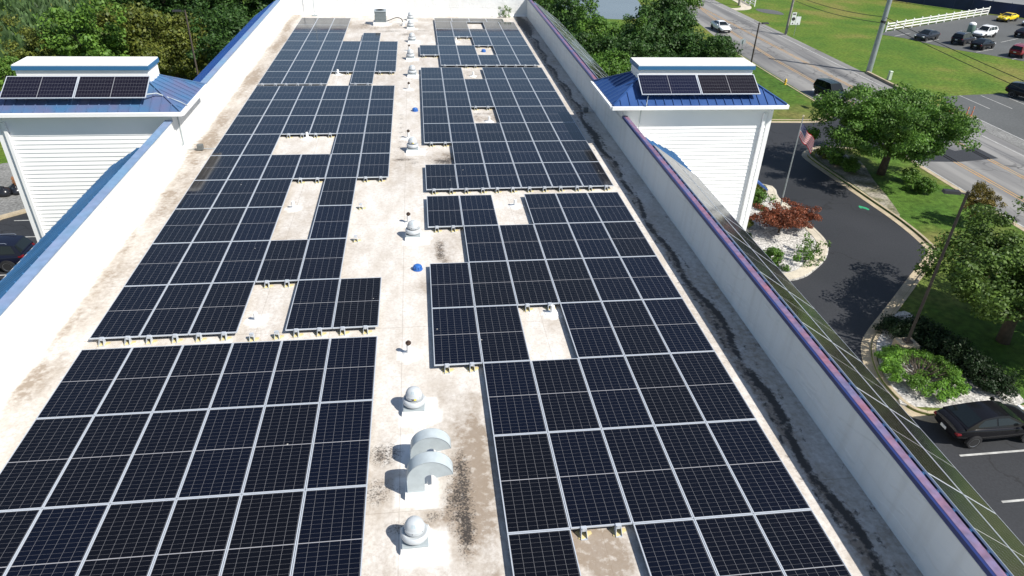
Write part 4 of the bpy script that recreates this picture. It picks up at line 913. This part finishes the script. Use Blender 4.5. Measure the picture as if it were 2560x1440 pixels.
# ================================================================ STREET FURNITURE
def pole(name,x,y,h,r0,r1,mt,label,cat,base=0,lamp=None,group=None):
    e=tag(empty(name,(x,y,GZ)),label,cat,group)
    if base: m=MB(); m.box(-.5,.5,-.42,.42,.1,base); m.build('concrete_base',concrete,e,bevel=.03); m=MB(); m.box(-.2,.2,-.2,.2,base,base+.1); m.build('foot_plate',wood,e)
    m=MB(); m.tube([(0,0,base),(0,0,base+h)],[r0,r1],12 if not lamp else 4); m.build('shaft',mt,e,smooth=True)
    if lamp:
        m=MB(); d=Vector(lamp).normalized(); 
        m.tube([(0,0,base+h-.15),tuple(d*.35+Vector((0,0,base+h-.1)))],.04,6); m.build('arm',darkpl,e)
        ang=math.atan2(d.y,d.x); M=Matrix.Translation(tuple(d*.72+Vector((0,0,base+h-.08))))@Matrix.Rotation(ang,4,'Z')
        m=MB(); m.box(-.38,.38,-.17,.17,-.07,.07,M,taper=.03); m.build('lamp_head',darkpl,e)
    return e
pole('light_pole',26.15,27.5,8.75,.11,.085,wood,'brown light pole on a concrete block beside the juniper bed','light pole',base=.75,lamp=(-1,.25,0),group='brown light poles')
pole('light_pole',37.0,74.6,8.0,.11,.08,wood,'brown light pole rising behind the right tower box','light pole',base=.0,lamp=(1,.1,0),group='brown light poles')
pole('light_pole',-20.4,70.9,9.4,.11,.08,wood,'brown light pole in front of the dark left woods','light pole',lamp=(-1,0,0),group='brown light poles')
pole('light_pole',40.5,109.5,7.5,.1,.07,wood,'thin dark light pole at the far end of the right trees','light pole',lamp=(1,0,0),group='brown light poles')
bp_=pole('utility_pole',58.2,84.9,13.5,.36,.24,steel,'thick silver steel utility pole at the roadside','utility pole')
m=MB(); m.lathe([(.32,6.15),(.34,6.2),(.34,6.35),(.32,6.4)],n=12); m.build('clamp_band',darkpl,bp_)
up=pole('utility_pole',57.6,107.3,10.5,.2,.15,mat('grey_wood',(.30,.28,.25),.8,var=.2,vscale=3),'grey wooden utility pole with route signs beside it','utility pole')
up2=pole('utility_pole',60.2,132.0,9.0,.22,.18,mat('grey_wood',(.3,.28,.25)),'pale pole base at the top edge next to the footpath','utility pole')
for zz,t in ((-7.1,'lower'),(-6.4,'upper')):
    for (a,b) in (((58.1,107.3,zz),(58.1,85,zz+1.2)),((58.2,84.6,zz+1.2),(58.5,20,zz-.2))):
        A_=Vector(a);B_=Vector(b); pts=[]
        for k in range(15):
            u=k/14; p=A_.lerp(B_,u); p.z-=4*u*(1-u)*(.4 if b[1]>50 else .9); pts.append(tuple(p))
        m=MB(); m.tube(pts,.035,5); tag(m.build('power_cable',blackm,smooth=True),f'{t} black cable from the steel pole towards the '+('route signs' if b[1]>50 else 'right edge')+(' far behind' if b[1]>50 else ' over the lawn'),'cable')
# flagpole
F=tag(empty('flagpole',(27.9,46.1,GZ)),'silver flagpole with a gold ball standing in the gravel island','flagpole')
m=MB(); m.tube([(0,0,.1),(0,0,7.0)],[.06,.035],12); m.build('pole',steel,F,smooth=True)
m=MB(); m.lathe([(.01,6.98),(.07,7.02),(.09,7.08),(.07,7.14),(.01,7.17)],n=14); m.build('finial',mat('gold_ball',(.75,.65,.4),.25,.6),F,smooth=True)
def flag():
    W_,H_=1.75,1.0; nu=26
    def S(u,v): # u along fly, v down hoist; drooping and rippled
        x=u*W_*.62; z=6.55-v*H_-u*W_*.60+.05*math.sin(u*9+v*2); y=.10*math.sin(u*10+v*1.5)*(.3+u)
        return (x+.04+.03*math.sin(v*3)*u,y,z)
    m=MB(); red=mat('flag_red',(.50,.012,.02),.8); wh=mat('flag_white',(.62,.62,.62),.8); bl=mat('flag_blue',(.012,.018,.11),.8)
    for i in range(13):
        m.cur=i%2
        for k in range(nu):
            u0,u1=k/nu,(k+1)/nu; v0,v1=i/13,(i+1)/13
            if i<7 and u1<=.401: m.cur=2
            else: m.cur=i%2
            m.quad(S(u0,v0),S(u0,v1),S(u1,v1),S(u1,v0))
    m.cur=1
    for row in range(9):
        for c in range(6 if row%2==0 else 5):
            u=(.033+.066*c+(0 if row%2==0 else .033)); v=(row+1)/10*7/13
            for s_ in (-1,1):
                P=[]
                for k in range(10):
                    a=k*math.pi/5; r_=.028 if k%2==0 else .011; p=S(u+r_*math.sin(a)/W_,v-r_*math.cos(a)/H_); P.append((p[0],p[1]+s_*.004,p[2]))
                m.quad(*P)
    o=m.build('flag',[red,wh,bl],None,flat=True); o.location=(27.9,46.1,GZ); o.rotation_euler=(0,0,R(-25)); tag(o,'striped flag with white stars hanging from the silver flagpole','flag')
flag()
# route signs
def post(name,x,y,h,label,cat,r=.04): 
    e=tag(empty(name,(x,y,GZ)),label,cat); m=MB(); m.tube([(0,0,0),(0,0,h)],r,8); m.build('post',steel,e,smooth=True); return e
E_=post('route_sign',58.5,106.4,3.3,'white route sign plates on a thin post beside the utility pole','sign')
sg=mat('sign_face',(.66,.68,.68),.5); bk=mat('sign_black',(.03,.03,.03),.6)
def plate_(x0,x1,z0,z1,items=()):
    m=MB(); m.box(x0,x1,-.08,-.05,z0,z1); p=m.build('sign_plate',sg,E_,bevel=.01)
    m=MB()
    for poly in items: m.quad(*[(x,-.083,z) for x,z in poly])
    if items: m.build('sign_symbol',bk,p,flat=True)
plate_(-1.05,-.35,2.95,3.45,[[(-.95,3.1),(-.45,3.1),(-.45,3.3),(-.95,3.3)]])
circ=[(-.7+.3*math.cos(a),2.5+.27*math.sin(a)) for a in np.linspace(0,6.1,14)]
plate_(-1.05,-.33,2.15,2.92,[circ]); plate_(-1.05,-.33,1.65,2.12,[[(-.85,1.75),(-.7,2.02),(-.55,1.75)]]); 
circ=[(.08+.27*math.cos(a),2.45+.27*math.sin(a)) for a in np.linspace(0,6.1,14)]
plate_(-.28,.5,1.65,2.85,[[(.0,1.72),(.12,1.98),(.24,1.72)]])
S_=post('stop_sign',44.3,93.2,2.2,'stop sign seen from behind at the near edge of the road','sign')
m=MB(); oc=[(.4*math.cos(k*math.pi/4+math.pi/8),.4*math.sin(k*math.pi/4+math.pi/8)) for k in range(8)]
m.add([(x,.05,2.0+z) for x,z in oc]+[(x,.07,2.0+z) for x,z in oc],[tuple(range(8)),tuple(range(15,7,-1))]+[(i,(i+1)%8,8+(i+1)%8,8+i) for i in range(8)]); m.build('sign_plate',galv,S_)
# hydrant, mailbox, utility box, cones
hy=tag(empty('fire_hydrant',(44.0,79.1,GZ+.1)),'yellow fire hydrant on the grass by the road edge','fire hydrant')
ye=mat('hydrant_yellow',(.62,.42,.04),.5)
m=MB(); m.lathe([(.16,0),(.16,.05),(.11,.06),(.11,.5),(.15,.51),(.15,.55),(.12,.62),(.05,.7),(.03,.74)],n=16); m.build('body',ye,hy,smooth=True)
for s_ in (-1,1):
    m=MB(); M=Matrix.Translation((0,0,.38))@Matrix.Rotation(s_*math.pi/2,4,'Y'); m.lathe([(.06,.1),(.06,.17),(.045,.19)],n=10,M=M); m.build('nozzle',ye,hy)
mb=tag(empty('mailbox',(43.3,69.7,GZ+.1)),'dark roadside mailbox at the grass corner of the driveway entrance','mailbox')
m=MB(); m.box(-.06,.06,-.06,.06,0,1.1); m.box(-.4,.1,-.05,.05,.95,1.05); m.build('post',wood,mb)
m=MB(); M=Matrix.Translation((-.25,0,1.25))@Matrix.Rotation(math.pi/2,4,'X'); m.lathe([(.22,-.5),(.22,.5)],n=16,M=M); m.build('box',mat('mail_grey',(.35,.33,.3),.5),mb,smooth=True)
ub=tag(empty('utility_pedestal',(58.9,81.5,GZ)),'pale green cable pedestal beside the steel pole','pedestal')
m=MB(); m.box(-.2,.2,-.2,.2,0,1.0,taper=.03); m.build('body',mat('pedestal_green',(.45,.52,.42),.5),ub,bevel=.02); m=MB(); m.box(-.21,.21,-.21,.21,1.0,1.08,taper=.05); m.build('lid',mat('pedestal_green',(.45,.52,.42)),ub)
orange=mat('post_orange',(.62,.22,.12),.5)
for i,(x,y,t) in enumerate([(58.0,68.6,'orange delineator post standing alone at the lot entrance curb'),(58.9,67.1,'left one of the two close orange posts at the lot entrance'),(59.6,67.2,'right one of the two close orange posts at the lot entrance')]):
    e=tag(empty('delineator_post',(x,y,GZ)),t,'delineator','orange posts at the lot entrance')
    m=MB(); m.lathe([(.18,0),(.18,.05),(.06,.07),(.055,1.0),(.03,1.03)],n=10); m.build('post',orange,e,smooth=True)
    m=MB(); m.lathe([(.058,.6),(.058,.72)],n=10); m.build('band',linew,e,smooth=True)
m=MB(); m.prism([(p[0],p[1]) for p in smooth_path([(34.2,45.8,0),(34.5,45.6,0),(34.7,45.2,0),(34.5,45.0,0),(34.3,45.3,0),(34.05,45.4,0)],4,True)],GZ+.008,GZ+.014); tag(m.build('paint_mark',mat('green_paint',(.03,.35,.16),.7,var=.5,vscale=6)),'bright green spray paint mark on the dark driveway','paint mark')
tk=tag(empty('trash_drum',(90.3,109.0,GZ)),'green drum with a white lid between parked cars in the far lot','trash bin')
m=MB(); m.lathe([(.5,0),(.55,.1),(.55,1.3),(.5,1.4)],n=18); m.build('drum',mat('drum_green',(.12,.2,.17),.5),tk,smooth=True); m=MB(); m.lathe([(.56,1.4),(.5,1.6),(.25,1.75)],n=18); m.build('lid',white,tk,smooth=True)
# bags and boxes at left
m=MB()
bg_=tag(empty('trash_bags',(-29.7,51.2,GZ)),'heap of black plastic bags on the grey gravel','trash bags')
for i,(x,y,s) in enumerate([(0,0,.5),(.7,.3,.42),(-.6,.4,.45),(.3,.8,.4),(-.9,-.2,.4)]):
    m=MB(); m.lathe([(.1*s,0),(.9*s,.1*s),(1*s,.5*s),(.7*s,1*s),(.15*s,1.25*s),(.2*s,1.4*s)],c=(x,y,0),n=11)
    m.v=[(a+random.uniform(-.05,.05),b+random.uniform(-.05,.05),c+random.uniform(-.03,.03)) for a,b,c in m.v]; m.build('bag',mat('bag_black',(.015,.016,.02),.25),bg_,smooth='all')
bx_=tag(empty('wooden_crate',(-28.9,52.6,GZ)),'brown crate standing next to the black bags','crate')
m=MB(); 
for k in range(4): m.box(-.6,.6,-.45,-.41,.05+k*.24,.23+k*.24); m.box(-.6,.6,.41,.45,.05+k*.24,.23+k*.24); m.box(-.6,-.56,-.41,.41,.05+k*.24,.23+k*.24); m.box(.56,.6,-.41,.41,.05+k*.24,.23+k*.24)
for sx_ in (-.56,.5):
    for sy_ in (-.41,.35): m.box(sx_,sx_+.06,sy_,sy_+.06,0,1.05)
m.build('slats',mat('crate_wood',(.36,.17,.08),.7,var=.3,vscale=4),bx_)
# white rail fences
def railfence(a,b,n,label):
    A_=Vector((*a,GZ));B_=Vector((*b,GZ)); e=tag(empty('rail_fence',tuple(A_)),label,'fence'); d=B_-A_
    for k in range(n+1):
        p=d*k/n; m=MB(); m.box(p.x-.08,p.x+.08,p.y-.08,p.y+.08,0,1.45); m.box(p.x-.1,p.x+.1,p.y-.1,p.y+.1,1.45,1.52,taper=.05); m.build('post',vinyl,e)
    ang=math.atan2(d.y,d.x)
    for z in (.35,.8,1.22):
        m=MB(); m.box(0,d.length,-.03,.03,z-.09,z+.09,Matrix.Rotation(ang,4,'Z')); m.build('rail',vinyl,e)
railfence((76.0,109.9),(105.8,125.2),13,'long white three-rail fence along the far parking lot')
railfence((62.9,131.2),(63.6,150),8,'short piece of white rail fence by the footpath at the top edge')
SF=tag(empty('screen_fence',(0,0,GZ)),'navy fabric covered chain fence behind the far parking lot','fence')
sp=[(88,150),(91.8,144.7),(99.2,134.6),(102.6,130.6),(106.6,126),(111,121.5),(128,106),(150,92)]
m=MB(); m.strip(sp,-.02,.02,.1,2.3); m.build('fabric',navy,SF)
for i in range(len(sp)-1):
    A_=Vector(sp[i]);B_=Vector(sp[i+1]); n=max(1,int((B_-A_).length/3))
    for k in range(n):
        p=A_.lerp(B_,k/n); m=MB(); m.tube([(p.x,p.y,0),(p.x,p.y,2.45)],.05,6); m.build('post',mat('fence_post',(.03,.04,.10),.5),SF)
for i,(x,y) in enumerate([(111,131),(116,128),(122,124)]):
    e=pole('lot_lamp',x,y,3.6,.06,.05,steel,f'{ORD[i+1]} slim lamp post from the left behind the navy fence','lamp post',group='slim lamp posts behind the fence')
    m=MB(); m.lathe([(.05,3.6),(.28,3.62),(.25,3.8),(.05,3.9)],n=12); m.build('lamp_globe',white,e,smooth=True)

# ================================================================ CARS
def car_proto(style,paint):
    """car pointing +X, centre at origin, wheels on z=0"""
    if style=='sedan': L,Wd,H=4.7,1.84,1.45; sill=.28; prof=[(-2.35,.50,.78),(-2.27,.40,1.02),(-1.75,.30,1.07),(-1.0,.28,1.04),(.0,.26,1.0),(.85,.27,.97),(1.5,.30,.90),(2.05,.34,.80),(2.3,.40,.62)]; cab=[(-1.95,1.05),(-1.05,1.37),(-.35,1.45),(.25,1.43),(1.15,.99)]; tr=.26
    elif style=='coupe': L,Wd,H=4.75,1.9,1.36; sill=.26; prof=[(-2.37,.6,.84),(-2.3,.5,1.0),(-1.75,.32,1.04),(-1.0,.28,1.0),(.0,.26,.97),(.85,.27,.96),(1.6,.30,.9),(2.1,.36,.8),(2.35,.42,.62)]; cab=[(-1.7,1.04),(-1.1,1.28),(-.45,1.36),(.0,1.34),(.85,.97)]; tr=.24
    else: L,Wd,H=4.7,1.9,1.72; sill=.32; prof=[(-2.35,.6,.95),(-2.28,.5,1.08),(-1.75,.34,1.10),(-1.0,.30,1.08),(.0,.29,1.06),(.9,.3,1.05),(1.6,.33,.98),(2.1,.40,.88),(2.32,.46,.66)]; cab=[(-2.25,1.1),(-1.95,1.60),(-1.0,1.72),(.2,1.69),(1.05,1.06)]; tr=.2
    if style=='box': cab=[(-2.3,1.1),(-2.12,1.66),(-1.0,1.74),(.25,1.72),(.85,1.08)]; tr=.14
    hw=Wd/2; e=empty('parked_car',(0,0,0)); m=MB()
    # body loft
    rings=[]
    xs=[p[0] for p in prof]
    for (x,zb,zt) in prof:
        t=abs(x)/(L/2); w_=hw*(1-.16*max(0,t-.62)/.38*1.0)
        if x==xs[0] or x==xs[-1]: w_*=.93
        zm=(zb+zt)*.5
        rings.append([(x,-w_*.90,zb),(x,-w_,zb+(zt-zb)*.3),(x,-w_*1.0,zb+(zt-zb)*.72),(x,-w_*.93,zt-.03),(x,-w_*.72,zt),(x,0,zt+.025),(x,w_*.72,zt),(x,w_*.93,zt-.03),(x,w_,zb+(zt-zb)*.72),(x,w_,zb+(zt-zb)*.3),(x,w_*.90,zb)])
    nr=len(rings[0]); vs=[p for r_ in rings for p in r_]; fs=[]
    for i in range(len(rings)-1):
        for k in range(nr-1): fs.append((i*nr+k,(i+1)*nr+k,(i+1)*nr+k+1,i*nr+k+1))
        fs.append((i*nr+nr-1,(i+1)*nr+nr-1,(i+1)*nr,i*nr))
    fs.append(tuple(range(nr))); fs.append(tuple((len(rings)-1)*nr+k for k in range(nr-1,-1,-1)))
    m.add(vs,fs); body=m.build('body',paint,e,smooth='all',sub=2)
    # cabin
    def cw(z): z0=cab[0][1]; zt=max(c[1] for c in cab); return hw*.86-(z-z0)/(zt-z0)*tr
    m=MB(); vs=[];n=len(cab)
    base=[(x,min(z,1.0 if style in('sedan','coupe') else 1.06)) for x,z in cab]
    top=[(x,z) for x,z in cab]
    ring=[]
    zb=base[0][1]-.05
    # roof skin
    rs=top[1:-1]
    for x,z in [top[0]]+rs+[top[-1]]:
        c=cw(z); vs+=[(x,-c,z),(x,-c*.6,z+.012),(x,0,z+.02),(x,c*.6,z+.012),(x,c,z)]
    k5=5
    for i in range(len(top)-1):
        for k in range(4): m_=(i*k5+k,(i+1)*k5+k,(i+1)*k5+k+1,i*k5+k+1); fs=m_ ; m.f.append(m_); m.mi.append(0)
    m.v=vs
    # sides
    o=len(m.v); 
    for x,z in top: m.v+=[(x,-hw*.87,zb),(x,hw*.87,zb)]
    for i in range(len(top)-1):
        m.f.append((i*k5,o+2*i,o+2*(i+1),(i+1)*k5)); m.mi.append(0); m.f.append((i*k5+4,(i+1)*k5+4,o+2*(i+1)+1,o+2*i+1)); m.mi.append(0)
    m.build('roof',paint,e,smooth='all' if False else True)
    # glass: windshield, rear window, side windows slightly proud
    def lerp(a,b,t): return a+(b-a)*t
    def gl(name,i0,i1,t0,t1,off):
        (xa,za),(xb,zb_)=top[i0],top[i1]; x0,z0=lerp(xa,xb,t0),lerp(za,zb_,t0); x1,z1=lerp(xa,xb,t1),lerp(za,zb_,t1); c0,c1=cw(z0)*.92,cw(z1)*.90
        nn=Vector((-(zb_-za),0,xb-xa)).normalized(); 
        if nn.z<0: nn=-nn
        d=nn*off; q=[(x0,-c0,z0),(x0,0,z0+.02),(x0,c0,z0),(x1,c1,z1),(x1,0,z1+.02),(x1,-c1,z1)]
        q=[tuple(Vector(p)+d) for p in q]; m=MB(); m.add(q,[(0,1,4,5),(1,2,3,4)]); m.build(name,glassd,e,smooth='all')
    gl('windshield',3,4,.08,.93,.014); gl('rear_window',0,1,.12 if style!='suv' else .1,.92,.014)
    for s_ in (-1,1):
        lo=zb+.12; zt=max(c[1] for c in cab)-.10
        def sp_(x,z): 
            zz=z; c_top=cw(max(c[1] for c in cab)); z0_=zb; f=(z-zb)/(max(c[1] for c in cab)-zb); return (x,s_*(lerp(hw*.87,c_top,f)+.016),z)
        if style in('sedan','coupe'):
            A_=[(-1.42,lo),(-1.0,zt-.02),(-.42,zt+.02),(-.40,lo)]; B2=[(-.32,lo),(-.34,zt+.02),(.22,zt),(.86,lo)]
        else: A_=[(-1.98,lo+.02),(-1.8,zt-.03),(-1.05,zt),(-1.05,lo)]; B2=[(-.97,lo),(-.97,zt),(-.06,zt+.0),(-.06,lo)]
        for q in (A_,B2)+(([(.02,lo),(.02,zt),(.28,zt-.03),(.83,lo)],) if style not in('sedan','coupe') else ()):
            m=MB(); m.quad(*[sp_(*p) for p in q]); m.build('side_window',glassd,e,flat=True)
        m=MB(); m.box(.72,.86,s_*(hw-.02) if s_>0 else -(hw+.16),s_*(hw+.16) if s_>0 else -(hw-.02),lo-.06,lo+.08,taper=.02); m.build('mirror',paint,e)
        # lamps
        m=MB(); zt2=prof[-2][2]; xf=prof[-1][0]; m.box(xf-.22,xf-.02,*sorted((s_*hw*.55,s_*hw*.85)),zt2-.17,zt2-.05,taper=.015); m.build('headlight',lampw,e,bevel=.02)
        m=MB(); xr=prof[0][0]; m.box(xr+.02,xr+.30,*sorted((s_*hw*.60,s_*hw*.885)),prof[0][2]-.06,prof[0][2]+.06,taper=.02); m.build('taillight',lampr,e,bevel=.02)
        for wx in (-1.38,1.42):
            rw=.335 if style in('sedan','coupe') else .37
            M=Matrix.Translation((wx,s_*(hw-.095),rw))@Matrix.Rotation(math.pi/2,4,'X')
            m=MB(); m.lathe([(rw*.6,-.11),(rw*.95,-.11),(rw,-.08),(rw,.08),(rw*.95,.11),(rw*.6,.11)],n=28,M=M); wh=m.build('wheel',tyre,e,smooth=True)
            m=MB(); m.lathe([(rw*.66,-.09),(rw*.66,.09)],n=24,M=M); m.build('hub',darkpl,wh)
            m=MB(); 
            for k in range(5):
                Mk=M@Matrix.Rotation(k*2*math.pi/5,4,'Z'); zf=-.118*s_*-1
                m.box(-.035,.035,0,rw*.66,min(zf,zf*.8),max(zf,zf*.8),Mk); 
                Mk2=M@Matrix.Rotation(k*2*math.pi/5+.35,4,'Z'); m.box(-.02,.02,rw*.2,rw*.66,min(zf,zf*.8),max(zf,zf*.8),Mk2)
            m.lathe([(rw*.62,-.1),(rw*.70,-.115),(rw*.70,.115),(rw*.62,.1)],n=28,M=M)
            m.build('rim',rimm,wh)
            m=MB(); rr=rw*1.13; pts=[(wx+rr*math.cos(a),rw+rr*math.sin(a)) for a in np.linspace(-.12,math.pi+.12,18)]; ya,yb=s_*(hw-.10),s_*(hw+.004)
            m.add([(x,ya,z) for x,z in pts]+[(x,yb,z) for x,z in pts],[tuple(range(18)),tuple(range(35,17,-1))]+[(i,(i+1)%18,18+(i+1)%18,18+i) for i in range(18)]); m.build('wheel_arch',darkpl,e)
    m=MB(); m.box(prof[0][0]-.03,prof[0][0]-.008,-.17,.17,prof[0][2]-.22,prof[0][2]-.08); m.build('number_plate',plate,e)
    m=MB(); m.box(prof[-1][0]-.03,prof[-1][0]+.022,-.55,.55,prof[-1][1]+.08,prof[-1][1]+.2,taper=.01); m.build('grille',darkpl,e)
    if style in('suv','box'):
        for s_ in (-1,1): m=MB(); m.tube([(-1.6,s_*.62,1.70),(-1.5,s_*.62,1.755),(.1,s_*.62,1.745),(.2,s_*.62,1.69)],.02,6); m.build('roof_rail',rimm if paint.name!='x' else rimm,e,smooth=True)
    return e
def paintm(n,c,r=.25): return mat('paint_'+n,c,.14 if max(c)<.1 else r,spec=.28 if max(c)<.1 else .5,coat=.0 if max(c)<.1 else .3)
def car(style,pn,pc,x,y,ang,label,cat='car',z=GZ+.02,s=1):
    e=car_proto(style,paintm(pn,pc)); e.location=(x,y,z); e.rotation_euler=(0,0,R(ang)); e.scale=(s,s,s); tag(e,label,cat); return e
car('sedan','black',(.008,.008,.010),26.3,21.35,2,'black sedan parked nose to the gravel bed, lower right',s=1.0)
car('suv','midnight',(.008,.010,.022),-25.65,40.55,181,'dark blue SUV partly hidden by the left tower',cat='SUV',s=1.02)
car('sedan','white',(.75,.76,.77),47.9,109.8,-88,'white sedan driving on the near lane of the road')
car('box','greenblack',(.010,.018,.017),47.0,73.9,-80,'dark green boxy SUV entering beside the mailbox',cat='SUV')
car('sedan','charcoal',(.03,.035,.045),79.3,104.3,205,'dark grey sedan nearest the white fence')
car('suv','darkgrey',(.018,.020,.028),83.5,101.6,29,'black SUV second in the front row of the far lot',cat='SUV')
car('sedan','black',(.008,.008,.01),84.4,98.4,27,'black sedan third in the front row of the far lot')
car('suv','white',(.75,.76,.77),90.7,106.3,205,'white SUV in the middle of the far lot',cat='SUV')
car('suv','red',(.20,.012,.02),87.0,93.7,27,'dark red SUV at the right of the front row',cat='SUV')
car('sedan','plum',(.012,.008,.012),98.3,106.6,25,'black sedan behind the white SUV, right side')
car('coupe','yellow',(.75,.55,.01),105.3,119.6,205,'yellow coupe with black hood stripes by the navy fence')
car('sedan','white',(.75,.76,.77),107.0,115.6,205,'white sedan beside the yellow coupe')
car('sedan','silver',(.35,.4,.42),93.6,96.4,205,'pale sedan cut by the right edge behind the red SUV')
car('suv','black2',(.01,.01,.012),70.9,72.9,-62,'black car at the end of the lined lot, right edge',cat='SUV')
car('sedan','plum',(.012,.008,.012),108.8,112.6,205,'dark sedan cut by the right edge below the white sedan')
for o in list(scene.objects):
    if o.name.startswith('parked_car') and 'yellow coupe' in o.get('label',''):
        m=MB()
        for s_ in (-1,1):
            m.add([(.98,s_*.12-.0,1.0),(.98,s_*.42,1.0),(2.22,s_*.36,.78),(2.22,s_*.12,.79)],[(0,1,2,3)]); m.add([(1.0,s_*.12,1.005),(1.0,s_*.42,1.0),(1.6,s_*.40,.952),(1.6,s_*.12,.958)],[(0,1,2,3)])
        m.build('hood_stripes',darkpl,o)
print('objects',len(scene.objects))
